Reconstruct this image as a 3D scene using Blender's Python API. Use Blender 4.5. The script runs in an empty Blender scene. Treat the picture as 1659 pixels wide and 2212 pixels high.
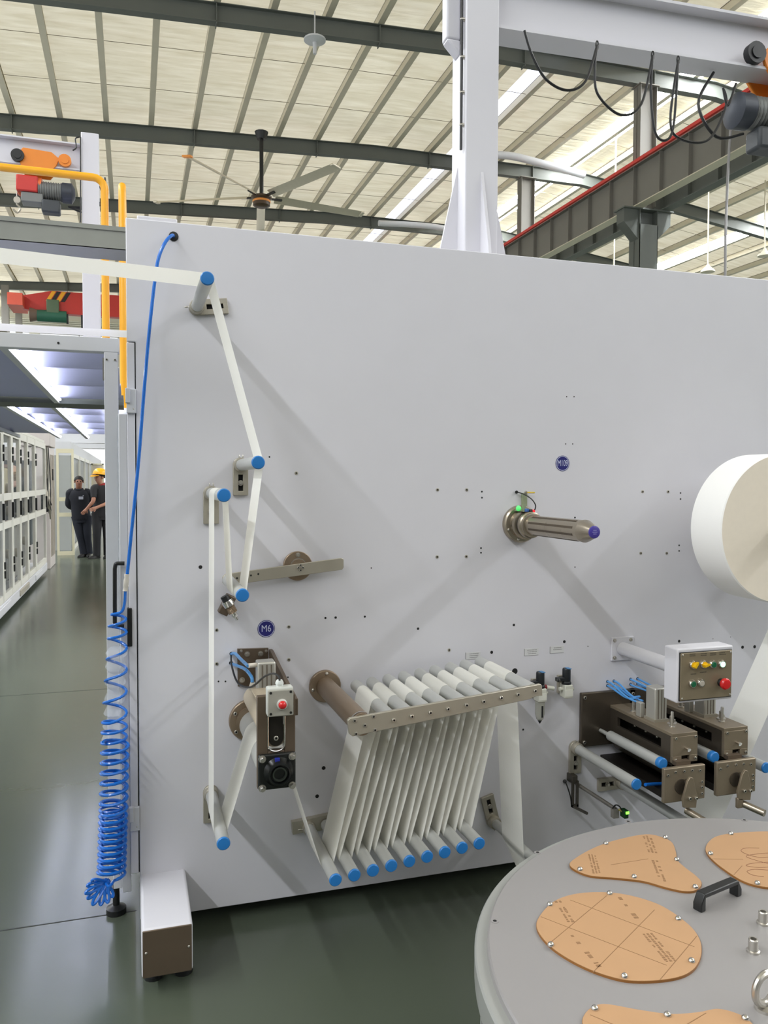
import bpy, bmesh, math, random
from mathutils import Vector as V, Matrix, Quaternion
random.seed(7)
SC = bpy.context.scene
COL = SC.collection
PI = math.pi
# ------------------------------------------------------------------ camera
FPX, CX, CY = 1730.0, 829.5, 1106.0
ROT = Matrix(((0.9542441, 0.00794691, -0.29892314), (-0.29900677, 0.03747919, -0.95351469), (0.0036259, 0.99926581, 0.03814048)))
CAM = V((0, -2.8, 1.55))
cd = bpy.data.cameras.new('camera')
cd.sensor_fit = 'HORIZONTAL'; cd.sensor_width = 36.0; cd.lens = FPX / 1659 * 36.0
cd.clip_start = 0.05; cd.clip_end = 400
cam = bpy.data.objects.new('camera', cd); COL.objects.link(cam)
cam.matrix_world = Matrix.Translation(CAM) @ ROT.to_4x4()
SC.camera = cam
# ------------------------------------------------------------------ world and exposure
wd = bpy.data.worlds.new('world'); SC.world = wd; wd.use_nodes = True
bg = wd.node_tree.nodes['Background']
bg.inputs[0].default_value = (0.93, 0.96, 1.0, 1); bg.inputs[1].default_value = 1.2
SC.view_settings.view_transform = 'Standard'; SC.view_settings.look = 'None'
SC.view_settings.exposure = 0.50; SC.view_settings.gamma = 1.0; SC.view_settings.use_curve_mapping = False
SC.cycles.use_denoising = True
SC.cycles.max_bounces = 8; SC.cycles.diffuse_bounces = 5; SC.cycles.glossy_bounces = 3
SC.cycles.transmission_bounces = 4; SC.cycles.transparent_max_bounces = 8
SC.cycles.sample_clamp_indirect = 6.0
# rectangular area lamp builder; no such lamp is placed
def area(name, loc, target, sx, sy, power, col=(1, 1, 1)):
    l = bpy.data.lights.new(name, 'AREA'); l.shape = 'RECTANGLE'; l.size = sx; l.size_y = sy; l.energy = power; l.color = col
    o = bpy.data.objects.new(name, l); COL.objects.link(o); o.location = loc
    o.rotation_euler = (V(target) - V(loc)).to_track_quat('-Z', 'Y').to_euler(); return o
LIGHTS = True
# ------------------------------------------------------------------ helpers
def ray(px, py): return ROT @ V(((px - CX) / FPX, -(py - CY) / FPX, -1.0))
def on(px, py, y=0.0):
    r = ray(px, py); return CAM + r * ((y - CAM.y) / r.y)
def onz(px, py, z=0.0):
    r = ray(px, py); return CAM + r * ((z - CAM.z) / r.z)
def lin(c):
    f = lambda u: u / 12.92 if u <= 0.04045 else ((u + 0.055) / 1.055) ** 2.4
    return tuple(f(x / 255.0) for x in c) + (1.0,)
MATS = {}
def mat(name, rgb, rough=0.5, metal=0.0, var=0.06, scale=9.0, bump=0.0, spec=0.5, coat=0.0, stretch=None, emit=None, estr=0.0, alpha=1.0, rvar=0.08, trans=0.0):
    if name in MATS: return MATS[name]
    m = bpy.data.materials.new(name); m.use_nodes = True; nt = m.node_tree; n = nt.nodes; L = nt.links
    p = n['Principled BSDF']; c = lin(rgb)
    p.inputs['Metallic'].default_value = metal; p.inputs['Roughness'].default_value = rough
    p.inputs['Specular IOR Level'].default_value = spec; p.inputs['Coat Weight'].default_value = coat
    p.inputs['Alpha'].default_value = alpha; p.inputs['Transmission Weight'].default_value = trans
    tc = n.new('ShaderNodeTexCoord'); mp = n.new('ShaderNodeMapping'); L.new(tc.outputs['Object'], mp.inputs[0])
    if stretch: mp.inputs['Scale'].default_value = stretch
    nz = n.new('ShaderNodeTexNoise'); nz.inputs['Scale'].default_value = scale; nz.inputs['Detail'].default_value = 4
    L.new(mp.outputs[0], nz.inputs['Vector'])
    mx = n.new('ShaderNodeMix'); mx.data_type = 'RGBA'
    mx.inputs[6].default_value = tuple(x * (1 - var) for x in c[:3]) + (1,)
    mx.inputs[7].default_value = tuple(min(1, x * (1 + var)) for x in c[:3]) + (1,)
    L.new(nz.outputs['Fac'], mx.inputs[0]); L.new(mx.outputs[2], p.inputs['Base Color'])
    mr = n.new('ShaderNodeMapRange'); mr.inputs[3].default_value = max(0.02, rough - rvar); mr.inputs[4].default_value = min(1, rough + rvar)
    L.new(nz.outputs['Fac'], mr.inputs[0]); L.new(mr.outputs[0], p.inputs['Roughness'])
    if bump:
        b = n.new('ShaderNodeBump'); b.inputs['Strength'].default_value = bump; b.inputs['Distance'].default_value = 0.01
        L.new(nz.outputs['Fac'], b.inputs['Height']); L.new(b.outputs[0], p.inputs['Normal'])
    if emit:
        p.inputs['Emission Color'].default_value = lin(emit); p.inputs['Emission Strength'].default_value = estr
    MATS[name] = m; return m
def translucent(m, rgb, fac):
    nt = m.node_tree; p = nt.nodes['Principled BSDF']; out = nt.nodes['Material Output']; tr = nt.nodes.new('ShaderNodeBsdfTranslucent'); tr.inputs[0].default_value = lin(rgb)
    mx = nt.nodes.new('ShaderNodeMixShader'); mx.inputs[0].default_value = fac; nt.links.new(p.outputs[0], mx.inputs[1]); nt.links.new(tr.outputs[0], mx.inputs[2]); nt.links.new(mx.outputs[0], out.inputs[0])
class MB:
    def __init__(s): s.v = []; s.f = []; s.mi = []; s.m = 0
    def add(s, vs, fs):
        o = len(s.v); s.v += [V(q) for q in vs]; s.f += [tuple(i + o for i in f) for f in fs]; s.mi += [s.m] * len(fs); return s
    def box(s, x0, x1, y0, y1, z0, z1):
        return s.add([(x0, y0, z0), (x1, y0, z0), (x1, y1, z0), (x0, y1, z0), (x0, y0, z1), (x1, y0, z1), (x1, y1, z1), (x0, y1, z1)],
                     [(0, 3, 2, 1), (4, 5, 6, 7), (0, 1, 5, 4), (1, 2, 6, 5), (2, 3, 7, 6), (3, 0, 4, 7)])
    def obox(s, c, size, R=None):
        c = V(c); h = [x / 2 for x in size]; vs = []
        for q in ((-1, -1, -1), (1, -1, -1), (1, 1, -1), (-1, 1, -1), (-1, -1, 1), (1, -1, 1), (1, 1, 1), (-1, 1, 1)):
            w = V((q[0] * h[0], q[1] * h[1], q[2] * h[2])); vs.append(c + (R @ w if R else w))
        return s.add(vs, [(0, 3, 2, 1), (4, 5, 6, 7), (0, 1, 5, 4), (1, 2, 6, 5), (2, 3, 7, 6), (3, 0, 4, 7)])
    def bar(s, a, b, w, h, up=(0, 0, 1)):
        a = V(a); b = V(b); d = (b - a); L = d.length; d.normalize(); u = V(up); sd = u.cross(d).normalized(); u = d.cross(sd)
        R = Matrix((d, sd, u)).transposed(); return s.obox((a + b) / 2, (L, w, h), R)
    def lathe(s, p, ax, prof, n=20, cap0=True, cap1=True):
        p = V(p); ax = V(ax).normalized(); t = V((0, 0, 1)) if abs(ax.z) < 0.9 else V((1, 0, 0))
        e1 = ax.cross(t).normalized(); e2 = ax.cross(e1); vs = []; fs = []
        for r, h in prof:
            for i in range(n):
                a = 2 * PI * i / n; vs.append(p + ax * h + (e1 * math.cos(a) + e2 * math.sin(a)) * r)
        for k in range(len(prof) - 1):
            for i in range(n):
                j = (i + 1) % n; fs.append((k * n + i, k * n + j, (k + 1) * n + j, (k + 1) * n + i))
        if cap0: fs.append(tuple(reversed(range(n))))
        if cap1: fs.append(tuple(range((len(prof) - 1) * n, len(prof) * n)))
        return s.add(vs, fs)
    def cyl(s, a, b, r, r1=None, n=16, cap=True):
        a = V(a); b = V(b); return s.lathe(a, b - a, [(r, 0), (r if r1 is None else r1, (b - a).length)], n, cap, cap)
    def tube(s, pts, r, n=8, closed=False):
        pts = [V(p) for p in pts]; m = len(pts); vs = []; fs = []; e1 = None
        for i, p in enumerate(pts):
            if closed: t = (pts[(i + 1) % m] - pts[i - 1]).normalized()
            else: t = (pts[min(i + 1, m - 1)] - pts[max(i - 1, 0)]).normalized()
            if e1 is None:
                q = V((0, 0, 1)) if abs(t.z) < 0.9 else V((1, 0, 0)); e1 = t.cross(q).normalized()
            else: e1 = (e1 - t * e1.dot(t)).normalized()
            e2 = t.cross(e1); rr = r[i] if isinstance(r, (list, tuple)) else r
            for k in range(n):
                a = 2 * PI * k / n; vs.append(p + (e1 * math.cos(a) + e2 * math.sin(a)) * rr)
        for i in range(m if closed else m - 1):
            j = (i + 1) % m
            for k in range(n):
                l = (k + 1) % n; fs.append((i * n + k, i * n + l, j * n + l, j * n + k))
        if not closed: fs += [tuple(reversed(range(n))), tuple(range((m - 1) * n, m * n))]
        return s.add(vs, fs)
    def prism(s, pts, off):
        pts = [V(p) for p in pts]; off = V(off); n = len(pts)
        nr = V((0, 0, 0))
        for i in range(n): nr += pts[i].cross(pts[(i + 1) % n])
        if nr.dot(off) > 0: pts = pts[::-1]
        return s.add(pts + [p + off for p in pts], [tuple(range(n)), tuple(range(2 * n - 1, n - 1, -1))] + [((i + 1) % n, i, n + i, n + (i + 1) % n) for i in range(n)])
    def strip(s, pts, w):            # ribbon: list of (left, right) points
        vs = []; fs = []
        for a, b in pts: vs += [a, b]
        for i in range(len(pts) - 1): fs.append((2 * i, 2 * i + 1, 2 * i + 3, 2 * i + 2))
        return s.add(vs, fs)
    def build(s, name, mats, parent=None, ang=35, bevel=0.0, seg=2, kind=None, label=None, solid=0.0, world=True):
        me = bpy.data.meshes.new(name); off = V((0, 0, 0))
        if parent is not None and world:
            q = parent
            while q: off += V(q.location); q = q.parent
        me.from_pydata([tuple(v - off) for v in s.v], [], s.f)
        for m in (mats if isinstance(mats, (list, tuple)) else [mats]): me.materials.append(m)
        me.polygons.foreach_set('material_index', s.mi); me.polygons.foreach_set('use_smooth', [True] * len(s.f))
        me.update(); me.set_sharp_from_angle(angle=math.radians(ang))
        o = bpy.data.objects.new(name, me); COL.objects.link(o)
        if parent is not None: o.parent = parent
        if solid:
            d = o.modifiers.new('thickness', 'SOLIDIFY'); d.thickness = solid; d.offset = 0
        if bevel:
            d = o.modifiers.new('bevel', 'BEVEL'); d.width = bevel; d.segments = seg; d.limit_method = 'ANGLE'; d.angle_limit = math.radians(50); d.harden_normals = False
        if kind: o['kind'] = kind
        if label: o['label'] = label
        return o
def tag(o, label, cat, group=None):
    o['label'] = label; o['category'] = cat
    if group: o['group'] = group
    return o
def thing(name, label, cat, loc=(0, 0, 0), group=None):
    o = bpy.data.objects.new(name, None); COL.objects.link(o); o.location = loc; o.empty_display_size = 0.05
    return tag(o, label, cat, group)
def struct(o):
    o['kind'] = 'structure'; return o
def copy_tree(o, parent=None):
    c = o.copy(); COL.objects.link(c); c.parent = parent
    for ch in list(o.children): copy_tree(ch, c)
    return c
def empty_part(name, parent, loc=(0, 0, 0)):
    o = bpy.data.objects.new(name, None); COL.objects.link(o); o.parent = parent; o.location = loc; return o
BOLTS = {}
def bolt(parent, p, d=(0, -1, 0), r=0.005, h=0.005, style='hex', m=None, name='bolt'):
    key = (style, round(r, 4), round(h, 4), m.name if m else '')
    me = BOLTS.get(key)
    if me is None:
        b = MB(); dark = mat('socket_dark', (22, 22, 22), 0.6)
        if style == 'hex':
            b.cyl((0, 0, 0), (0, 0, h * .25), r * 1.3, n=14); b.lathe((0, 0, h * .25), (0, 0, 1), [(r, 0), (r, h * .7), (r * .8, h)], 6)
        elif style == 'socket':
            b.lathe((0, 0, 0), (0, 0, 1), [(r, 0), (r, h * .85), (r * .85, h), (r * .5, h)], 14, True, False); b.m = 1
            b.lathe((0, 0, 0), (0, 0, 1), [(r * .5, h), (r * .48, h * .4)], 6, False, True)
        elif style == 'hole':
            b.m = 1; b.lathe((0, 0, 0), (0, 0, 1), [(r, 0), (r, h)], 12)
        else:
            b.lathe((0, 0, 0), (0, 0, 1), [(r, 0), (r * .95, h * .4), (r * .7, h * .8), (r * .3, h)], 12)
        o = b.build('bolt_source', [m or mat('bolt_steel', (196, 192, 184), 0.3, 0.9), dark]); me = o.data; bpy.data.objects.remove(o); BOLTS[key] = me
    o = bpy.data.objects.new(name, me); COL.objects.link(o); o.parent = parent; off = V((0, 0, 0)); q = parent
    while q: off += V(q.location); q = q.parent
    o.location = V(p) - off; o.rotation_mode = 'QUATERNION'; o.rotation_quaternion = V(d).to_track_quat('Z', 'Y'); return o
def text_mesh(name, s, size, loc, parent, m, depth=0.0004, rot=None, world=True, squeeze=1.0, bold=0.0):
    cu = bpy.data.curves.new(name, 'FONT'); cu.body = s; cu.size = size; cu.align_x = 'CENTER'; cu.align_y = 'CENTER'; cu.extrude = depth; cu.offset = bold
    t = bpy.data.objects.new(name + '_curve', cu); COL.objects.link(t)
    me = bpy.data.meshes.new_from_object(t.evaluated_get(bpy.context.evaluated_depsgraph_get())); bpy.data.objects.remove(t)
    R = (rot or Matrix.Rotation(PI / 2, 4, 'X')) @ Matrix.Diagonal((squeeze, 1, 1, 1)); me.transform(R); me.materials.clear(); me.materials.append(m)
    me.name = name; o = bpy.data.objects.new(name, me); COL.objects.link(o); o.parent = parent; off = V((0, 0, 0)); q = parent
    while q: off += V(q.location); q = q.parent
    o.location = V(loc) - off; return o
def spline(pts, n=6, closed=False):
    pts = [V(p) for p in pts]; m = len(pts); out = []
    for i in range(m if closed else m - 1):
        g = (lambda k: pts[k % m]) if closed else (lambda k: pts[max(0, min(m - 1, k))])
        p0, p1, p2, p3 = g(i - 1), g(i), g(i + 1), g(i + 2)
        for k in range(n):
            t = k / n; out.append(0.5 * ((2 * p1) + (p2 - p0) * t + (2 * p0 - 5 * p1 + 4 * p2 - p3) * t * t + (3 * p1 - p0 - 3 * p2 + p3) * t ** 3))
    if not closed: out.append(pts[-1])
    return out
# ------------------------------------------------------------------ materials
WHITE = mat('white_powder_coat', (214, 213, 219), 0.42, var=0.02, spec=0.4)
WHITE2 = mat('pale_grey_paint', (205, 206, 210), 0.45, var=0.03)
NICKEL = mat('nickel_steel', (168, 158, 142), 0.3, 0.9, var=0.06, stretch=(1, 6, 1))
BRONZE = mat('brushed_bronze_steel', (150, 132, 112), 0.38, 0.7, var=0.06)
PLATE = mat('satin_nickel_plate', (178, 172, 158), 0.42, 0.6, var=0.04)
ALU = mat('anodised_aluminium', (192, 193, 190), 0.42, 0.45, var=0.03)
ALU2 = mat('cylinder_aluminium', (196, 194, 186), 0.38, 0.6, var=0.03)
DARKST = mat('dark_steel_plate', (104, 90, 76), 0.42, 0.45, var=0.08)
BLACK = mat('black_plastic', (22, 23, 24), 0.42)
BLACKP = mat('black_paint', (18, 20, 20), 0.3, spec=0.5)
HOLE = mat('hole_black', (16, 16, 17), 0.8)
BLUE = mat('blue_plastic_cap', (38, 118, 190), 0.38, var=0.04)
HOSE = mat('blue_polyurethane', (26, 108, 204), 0.2, var=0.05, spec=0.6)
PALEBLUE = mat('pale_blue_tube', (82, 150, 214), 0.3)
WEB = mat('nonwoven_white', (246, 245, 240), 0.85, var=0.025, scale=160, bump=0.05, spec=0.1)
translucent(WEB, (246, 244, 238), .42)
ROLLP = mat('paper_roll_side', (240, 230, 214), 0.9, var=0.03, scale=40, spec=0.1)
CREAM = mat('cream_rubber', (196, 184, 164), 0.6)
BOLT = mat('bolt_steel', (196, 192, 184), 0.3, 0.9)
CHROME = mat('polished_chrome', (215, 212, 208), 0.12, 1.0)
STRUCT_DARK = mat('dark_grey_steel_paint', (94, 98, 93), 0.6, var=0.08, scale=2)
STRUCT_MID = mat('grey_steel_paint', (122, 119, 112), 0.6, var=0.08, scale=2)
PURLIN = mat('galvanised_purlin', (208, 201, 182), 0.55, 0.2, var=0.12, scale=1.2)
ORANGE = mat('orange_paint', (226, 132, 36), 0.4)
REDP = mat('red_paint', (196, 52, 44), 0.45)
YELLOW = mat('yellow_pipe_paint', (240, 170, 30), 0.38)
KRAFT = mat('kraft_masked_sheet', (176, 138, 100), 0.7, var=0.05, scale=14)
KRAFTEDGE = mat('sheet_edge_brown', (140, 92, 40), 0.35)
INK = mat('grey_ink', (138, 103, 70), 0.8)
STICKER = mat('navy_sticker', (34, 34, 110), 0.4)
STICKERW = mat('sticker_white_print', (200, 204, 226), 0.5)
GREEN = mat('green_button_plastic', (16, 96, 62), 0.3)
REDB = mat('red_lens', (206, 26, 30), 0.22, spec=0.7)
YELB = mat('yellow_knob_plastic', (232, 184, 20), 0.3)
GALV = mat('galvanised_tray', (142, 144, 136), 0.5, 0.35, var=0.16, scale=5)
# ------------------------------------------------------------------ large structure
def floor_mat():
    m = mat('green_epoxy_floor', (76, 83, 71), 0.21, var=0.35, scale=0.35, spec=0.5, rvar=0.07)
    nt = m.node_tree; p = nt.nodes['Principled BSDF']
    n2 = nt.nodes.new('ShaderNodeTexNoise'); n2.inputs['Scale'].default_value = 1.7; n2.inputs['Detail'].default_value = 8
    tc = nt.nodes['Texture Coordinate']; nt.links.new(tc.outputs['Object'], n2.inputs['Vector'])
    b = nt.nodes.new('ShaderNodeBump'); b.inputs['Strength'].default_value = 0.06; b.inputs['Distance'].default_value = 0.03
    nt.links.new(n2.outputs['Fac'], b.inputs['Height']); nt.links.new(b.outputs[0], p.inputs['Normal'])
    return m
b = MB(); b.box(-13.2, 46, -16, 60, -0.2, 0)
fl_ = struct(b.build('floor', floor_mat()))
jm = mat('floor_joint_dark', (34, 38, 33), .7)
for px, py in ((60, 2002), (60, 1500)):
    q = onz(px, py, 0); b = MB(); b.box(-9, .0 if py > 1900 else 12, q.y - .003, q.y + .003, -.01, .0006); b.build('joint_strip', jm, fl_)
RP = [(-13.2, 12.87), (0, 13.53), (9, 13.93), (18, 13.95), (30, 12.3), (46, 10.2)]
def zr(x):
    for (a, za), (c, zc) in zip(RP, RP[1:]):
        if a <= x <= c: return za + (zc - za) * (x - a) / (c - a)
    return RP[0][1] if x < RP[0][0] else RP[-1][1]
def roof_mat():
    m = bpy.data.materials.new('foil_faced_roof_insulation'); m.use_nodes = True; nt = m.node_tree; n = nt.nodes; L = nt.links
    p = n['Principled BSDF']; out = n['Material Output']
    tc = n.new('ShaderNodeTexCoord'); mp = n.new('ShaderNodeMapping'); mp.inputs['Scale'].default_value = (0.5, 3.0, 1); L.new(tc.outputs['Object'], mp.inputs[0])
    nz = n.new('ShaderNodeTexNoise'); nz.inputs['Scale'].default_value = 1.6; nz.inputs['Detail'].default_value = 6; nz.inputs['Distortion'].default_value = 0.4; L.new(mp.outputs[0], nz.inputs['Vector'])
    cr = n.new('ShaderNodeMix'); cr.data_type = 'RGBA'; cr.inputs[6].default_value = lin((198, 186, 154)); cr.inputs[7].default_value = lin((250, 243, 222)); L.new(nz.outputs['Fac'], cr.inputs[0])
    L.new(cr.outputs[2], p.inputs['Base Color']); p.inputs['Roughness'].default_value = 0.32; p.inputs['Metallic'].default_value = 0.5
    bp = n.new('ShaderNodeBump'); bp.inputs['Strength'].default_value = 1.0; bp.inputs['Distance'].default_value = 0.06; L.new(nz.outputs['Fac'], bp.inputs['Height']); L.new(bp.outputs[0], p.inputs['Normal'])
    tr = n.new('ShaderNodeBsdfTranslucent'); L.new(cr.outputs[2], tr.inputs[0])  # translucency added so the roof sheet glows and fills the hall
    mx = n.new('ShaderNodeMixShader'); mx.inputs[0].default_value = ROOF_TRANS
    L.new(p.outputs[0], mx.inputs[1]); L.new(tr.outputs[0], mx.inputs[2]); L.new(mx.outputs[0], out.inputs[0]); return m
ROOF_TRANS = 0.42; SKY_E = 75.0
SKY_X = [(-10.5, -10.05), (12.1, 12.68), (16.9, 17.75), (27.3, 27.9)]  # first strip is added out of view to light from the left
b = MB()
xs = sorted(set([x for x, _ in RP] + [x for a in SKY_X for x in a]))
for xa, xb in zip(xs, xs[1:]):
    if any(abs(xa - s[0]) < 1e-6 for s in SKY_X): continue
    b.add([(xa, -16, zr(xa) + .74), (xb, -16, zr(xb) + .74), (xb, 60, zr(xb) + .74), (xa, 60, zr(xa) + .74)], [(0, 1, 2, 3)])
ceiling = struct(b.build('ceiling', roof_mat()))
skym = mat('translucent_skylight_sheet', (235, 240, 250), 0.5, emit=(246, 250, 255), estr=SKY_E)
skym2 = mat('dim_skylight_sheet', (225, 226, 240), 0.5, emit=(236, 240, 255), estr=1.0)  # much weaker emission than the other strips
for i, (xa, xb) in enumerate(SKY_X):
    b = MB(); b.add([(xa, -16, zr(xa) + .74), (xb, -16, zr(xb) + .74), (xb, 60, zr(xb) + .74), (xa, 60, zr(xa) + .74)], [(0, 1, 2, 3)])
    b.build('skylight_sheet', skym2 if i == 1 else skym, ceiling)
for k in range(-12, 32):
    x = -2.28 + 1.5 * k
    if not -13 < x < 45: continue
    z = zr(x) + .5; b = MB(); b.box(x - .09, x + .09, -16, 60, z, z + .02); b.box(x - .09, x - .065, -16, 60, z + .02, z + .235); b.box(x - .09, x + .07, -16, 60, z + .215, z + .235); b.box(x + .075, x + .09, -16, 60, z + .02, z + .06)
    b.build('purlin', PURLIN, ceiling)
RAFY = [-2.6, 4.7, 12, 19.2, 27.2, 35.2, 43.2, 51.2]
for y in RAFY:
    b = MB()
    for (xa, za), (xb, zb) in zip(RP, RP[1:]):
        b.add([(xa, y, za), (xb, y, zb), (xb, y, zb + .5), (xa, y, za + .5), (xa, y + .02, za), (xb, y + .02, zb), (xb, y + .02, zb + .5), (xa, y + .02, za + .5)], [(0, 1, 2, 3), (7, 6, 5, 4)])
        for dz in (0, .48):
            b.add([(xa, y - .12, za + dz), (xb, y - .12, zb + dz), (xb, y + .14, zb + dz), (xa, y + .14, za + dz), (xa, y - .12, za + dz + .02), (xb, y - .12, zb + dz + .02), (xb, y + .14, zb + dz + .02), (xa, y + .14, za + dz + .02)],
                  [(3, 2, 1, 0), (4, 5, 6, 7), (0, 1, 5, 4), (2, 3, 7, 6)])
    r = b.build('rafter', STRUCT_DARK, ceiling)
    if y > 15:
        c = MB()
        for x in (-8.2, -3.8, 2.2, 6.7, 11.2, 15.7): c.box(x - .012, x + .012, y - .12, y + .14, zr(x) - .06, zr(x) + .62)
        c.build('splice_plate', STRUCT_DARK, r)
rodm = mat('tie_rod_steel', (128, 118, 98), 0.5, 0.5)
for ya, yb in zip(RAFY[2:], RAFY[3:]):
    for t in (.33, .66):
        y = ya + (yb - ya) * t
        for x0 in range(-6, 30, 12):
            b = MB(); b.tube([(x, y, zr(x) + .57) for x in (x0, x0 + 6, x0 + 12)], .008, 5); b.build('tie_rod', rodm, ceiling)
# walls
WALLM = mat('pale_wall_cladding', (206, 204, 192), 0.7, var=0.04, scale=1)
LOUV = mat('white_louvre', (226, 226, 214), 0.6)
GLASSW = mat('window_glass_clear', (240, 246, 250), 0.05, alpha=0.12)
b = MB()
b.box(-13.2, 46, 60, 60.2, 0, .6); b.box(-13.2, 46, 60, 60.2, 3.9, 11.35); b.box(-13.2, 46, 60, 60.2, 12.15, 15)
for x in range(-13, 46, 6): b.box(x, x + .6, 60, 60.2, .6, 3.9); b.box(x, x + .7, 60, 60.2, 11.35, 12.15)
wf = struct(b.build('wall_far', WALLM))
n = 0
for x in range(-13, 41, 6):
    for (xa, xb, za, zb) in ((x + .6, x + 6, .6, 3.9), (x + .7, x + 6, 11.35, 12.15)):
        
        n += 1; c = MB(); c.box(xa, xb, 60.08, 60.1, za, zb); w = struct(c.build('window_%d' % n, GLASSW))
        f = MB(); f.box(xa, xb, 60.0, 60.06, za, za + .06); f.box(xa, xb, 60.0, 60.06, zb - .06, zb); f.box((xa + xb) / 2 - .03, (xa + xb) / 2 + .03, 60.0, 60.06, za, zb); f.build('window_frame', WHITE2, w)
for i in range(7):
    c = MB(); c.obox((-4, 59.93, 12.3 + i * .13), (13, .1, .07), Matrix.Rotation(.5, 3, 'X')); c.build('louvre_blade', LOUV, wf)
def side_wall(name, x, h, za, zb):
    global n
    b = MB(); b.box(x, x + .2, -16, 60, 0, za); b.box(x, x + .2, -16, 60, zb, h)
    for k in range(9): b.box(x, x + .2, -16 + k * 9.4, -15.2 + k * 9.4, za, zb)
    struct(b.build(name, WALLM))
    for k in range(8):
        n += 1; c = MB(); c.box(x + .09, x + .11, -15.2 + k * 9.4, -16 + (k + 1) * 9.4, za, zb); struct(c.build('window_%d' % n, GLASSW))  # unseen window bands, added to let in more side light
side_wall('wall_left', -13.2, 13.55, 2.2, 11.8); side_wall('wall_right', 46, 11.2, 2.5, 9.0)
b = MB(); b.box(-13, 46, -7.2, -7, 0, 4.8); struct(b.build('blocker_near', mat('blocker_grey', (120, 120, 116), .7)))  # added unseen screen behind the camera, cuts low light on the panel
# crane runway row: columns, two girders, red conductor rail
CXR = 15.45
def girder(x, label, mid):
    t = thing('crane_runway_girder', label, 'girder', (x, 5, 10.1), 'runway girders along the column row')
    m = STRUCT_MID if mid else STRUCT_DARK
    b = MB(); b.box(x - .01, x + .01, 5, 59, 10.12, 11.33); b.build('web', m, t)
    b = MB(); b.box(x - .16, x + .16, 5, 59, 11.33, 11.36); b.build('top_flange', m, t)
    b = MB(); b.box(x - .17, x + .17, 5, 59, 10.09, 10.12); b.build('bottom_flange', PURLIN if mid else STRUCT_DARK, t)
    src = None
    for k in range(40):
        y = 6 + k * 1.3
        if src is None:
            c = MB(); c.box(x - .14, x - .01, y - .01, y + .01, 10.12, 11.33); src = c.build('stiffener', m, t)
        else:
            o = src.copy(); COL.objects.link(o); o.location.y = src.location.y + 1.3 * k
    return t
g = girder(15.05, 'grey crane runway girder with ribbed web and red conductor rail', True)
c = MB(); c.box(14.8, 14.88, 5, 59, 11.36, 11.46); c.build('conductor_rail', mat('red_conductor_rail', (214, 62, 54), 0.5), g)
c = MB(); c.box(15.02, 15.08, 5, 59, 11.36, 11.46); c.build('crane_rail', STRUCT_DARK, g)
girder(16.05, 'dark crane runway girder on the far side of the roof columns', False)
def roof_column(y, label):
    t = thing('roof_column', label, 'column', (CXR, y, 0), 'steel columns under the ridge')
    b = MB(); x0, x1 = CXR - .3, CXR + .3
    def hbeam(b, x0, x1, z0, z1, hw=.2):
        b.box(x0, x0 + .02, y - hw, y + hw, z0, z1); b.box(x1 - .02, x1, y - hw, y + hw, z0, z1); b.box(x0, x1, y - .01, y + .01, z0, z1)
    hbeam(b, x0, x1, 10.2, zr(CXR), .19); b.box(x0 - .06, x1 + .06, y - .24, y + .24, zr(CXR) - .03, zr(CXR)); b.build('upper_shaft', STRUCT_MID, t)
    b = MB(); hbeam(b, CXR - .33, CXR + .33, 0, 10.1, .28); b.box(CXR - .33, CXR + .33, y - .28, y - .26, 0, 9.6); b.box(CXR - .45, CXR + .45, y - .4, y + .4, 0, .04); b.build('lower_shaft', STRUCT_DARK, t)
    b = MB(); 
    for s in (-1, 1):
        b.prism([(CXR + s * .33, y - .2, 9.15), (CXR + s * .85, y - .2, 9.65), (CXR + s * .85, y - .2, 10.07), (CXR + s * .33, y - .2, 10.07)], (0, .4, 0))
    b.box(CXR - .9, CXR + .9, y - .3, y + .3, 10.05, 10.09); b.build('corbel', STRUCT_DARK, t)
    return t
roof_column(19.2, 'dark steel roof column with crane corbel, nearest one above the white panel')
roof_column(27.2, 'slimmer looking grey roof column standing one rafter farther back than the nearest')
roof_column(35.2, 'distant grey roof column hidden low behind the crane girder')
# white ducts under the roof and thin drop rods / cables of the right bay
def tube_thing(name, label, cat, pts, r, m, n=10, group=None):
    b = MB(); b.tube(pts, r, n); o = b.build(name, m); return tag(o, label, cat, group)
tube_thing('roof_duct', 'white round duct curving under the bright skylight', 'duct', spline([on(1060, 334, 25), on(1110, 338, 25), on(1180, 356, 25), on(1262, 378, 25)], 6), .14, WHITE2, 14)
tube_thing('roof_duct', 'short white duct left of the white jib column', 'duct', spline([on(818, 482, 33), on(880, 485, 33), on(940, 490, 33), on(1000, 502, 33)], 6), .13, WHITE2, 14)
tube_thing('hanging_cable', 'pale knotted cable hanging from the red conductor rail', 'cable', spline([V((14.84, 14.6, 11.37)), on(1574, 340, 14.6), on(1570, 430, 14.6), on(1567, 520, 14.6), on(1566, 640, 14.6)], 5), .035, mat('pale_cable', (160, 158, 160), .5), 7)
for px, ya, yb, lab in ((1531, 400, 574, 'thin drop rod with a lamp hood in the right hand bay'), (1654, 350, 540, 'thin drop rod at the frame edge of the right hand bay'), (1328, 505, 580, 'short thin drop rod under the dark girder')):
    y = 24.0; q_ = on(px, ya, y); b = MB(); b.cyl((q_.x, y, zr(q_.x) + .74), on(px - 2, yb, y), .03, n=8); t = thing('drop_rod', lab, 'rod', on(px, ya, y)); b.build('rod', PURLIN, t)
    p = on(px - 2, yb, y); b = MB(); b.lathe(p - V((0, 0, .25)), (0, 0, 1), [(.28, 0), (.25, .08), (.08, .22), (.05, .3)], 14); b.build('lamp_hood', PURLIN, t)
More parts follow.
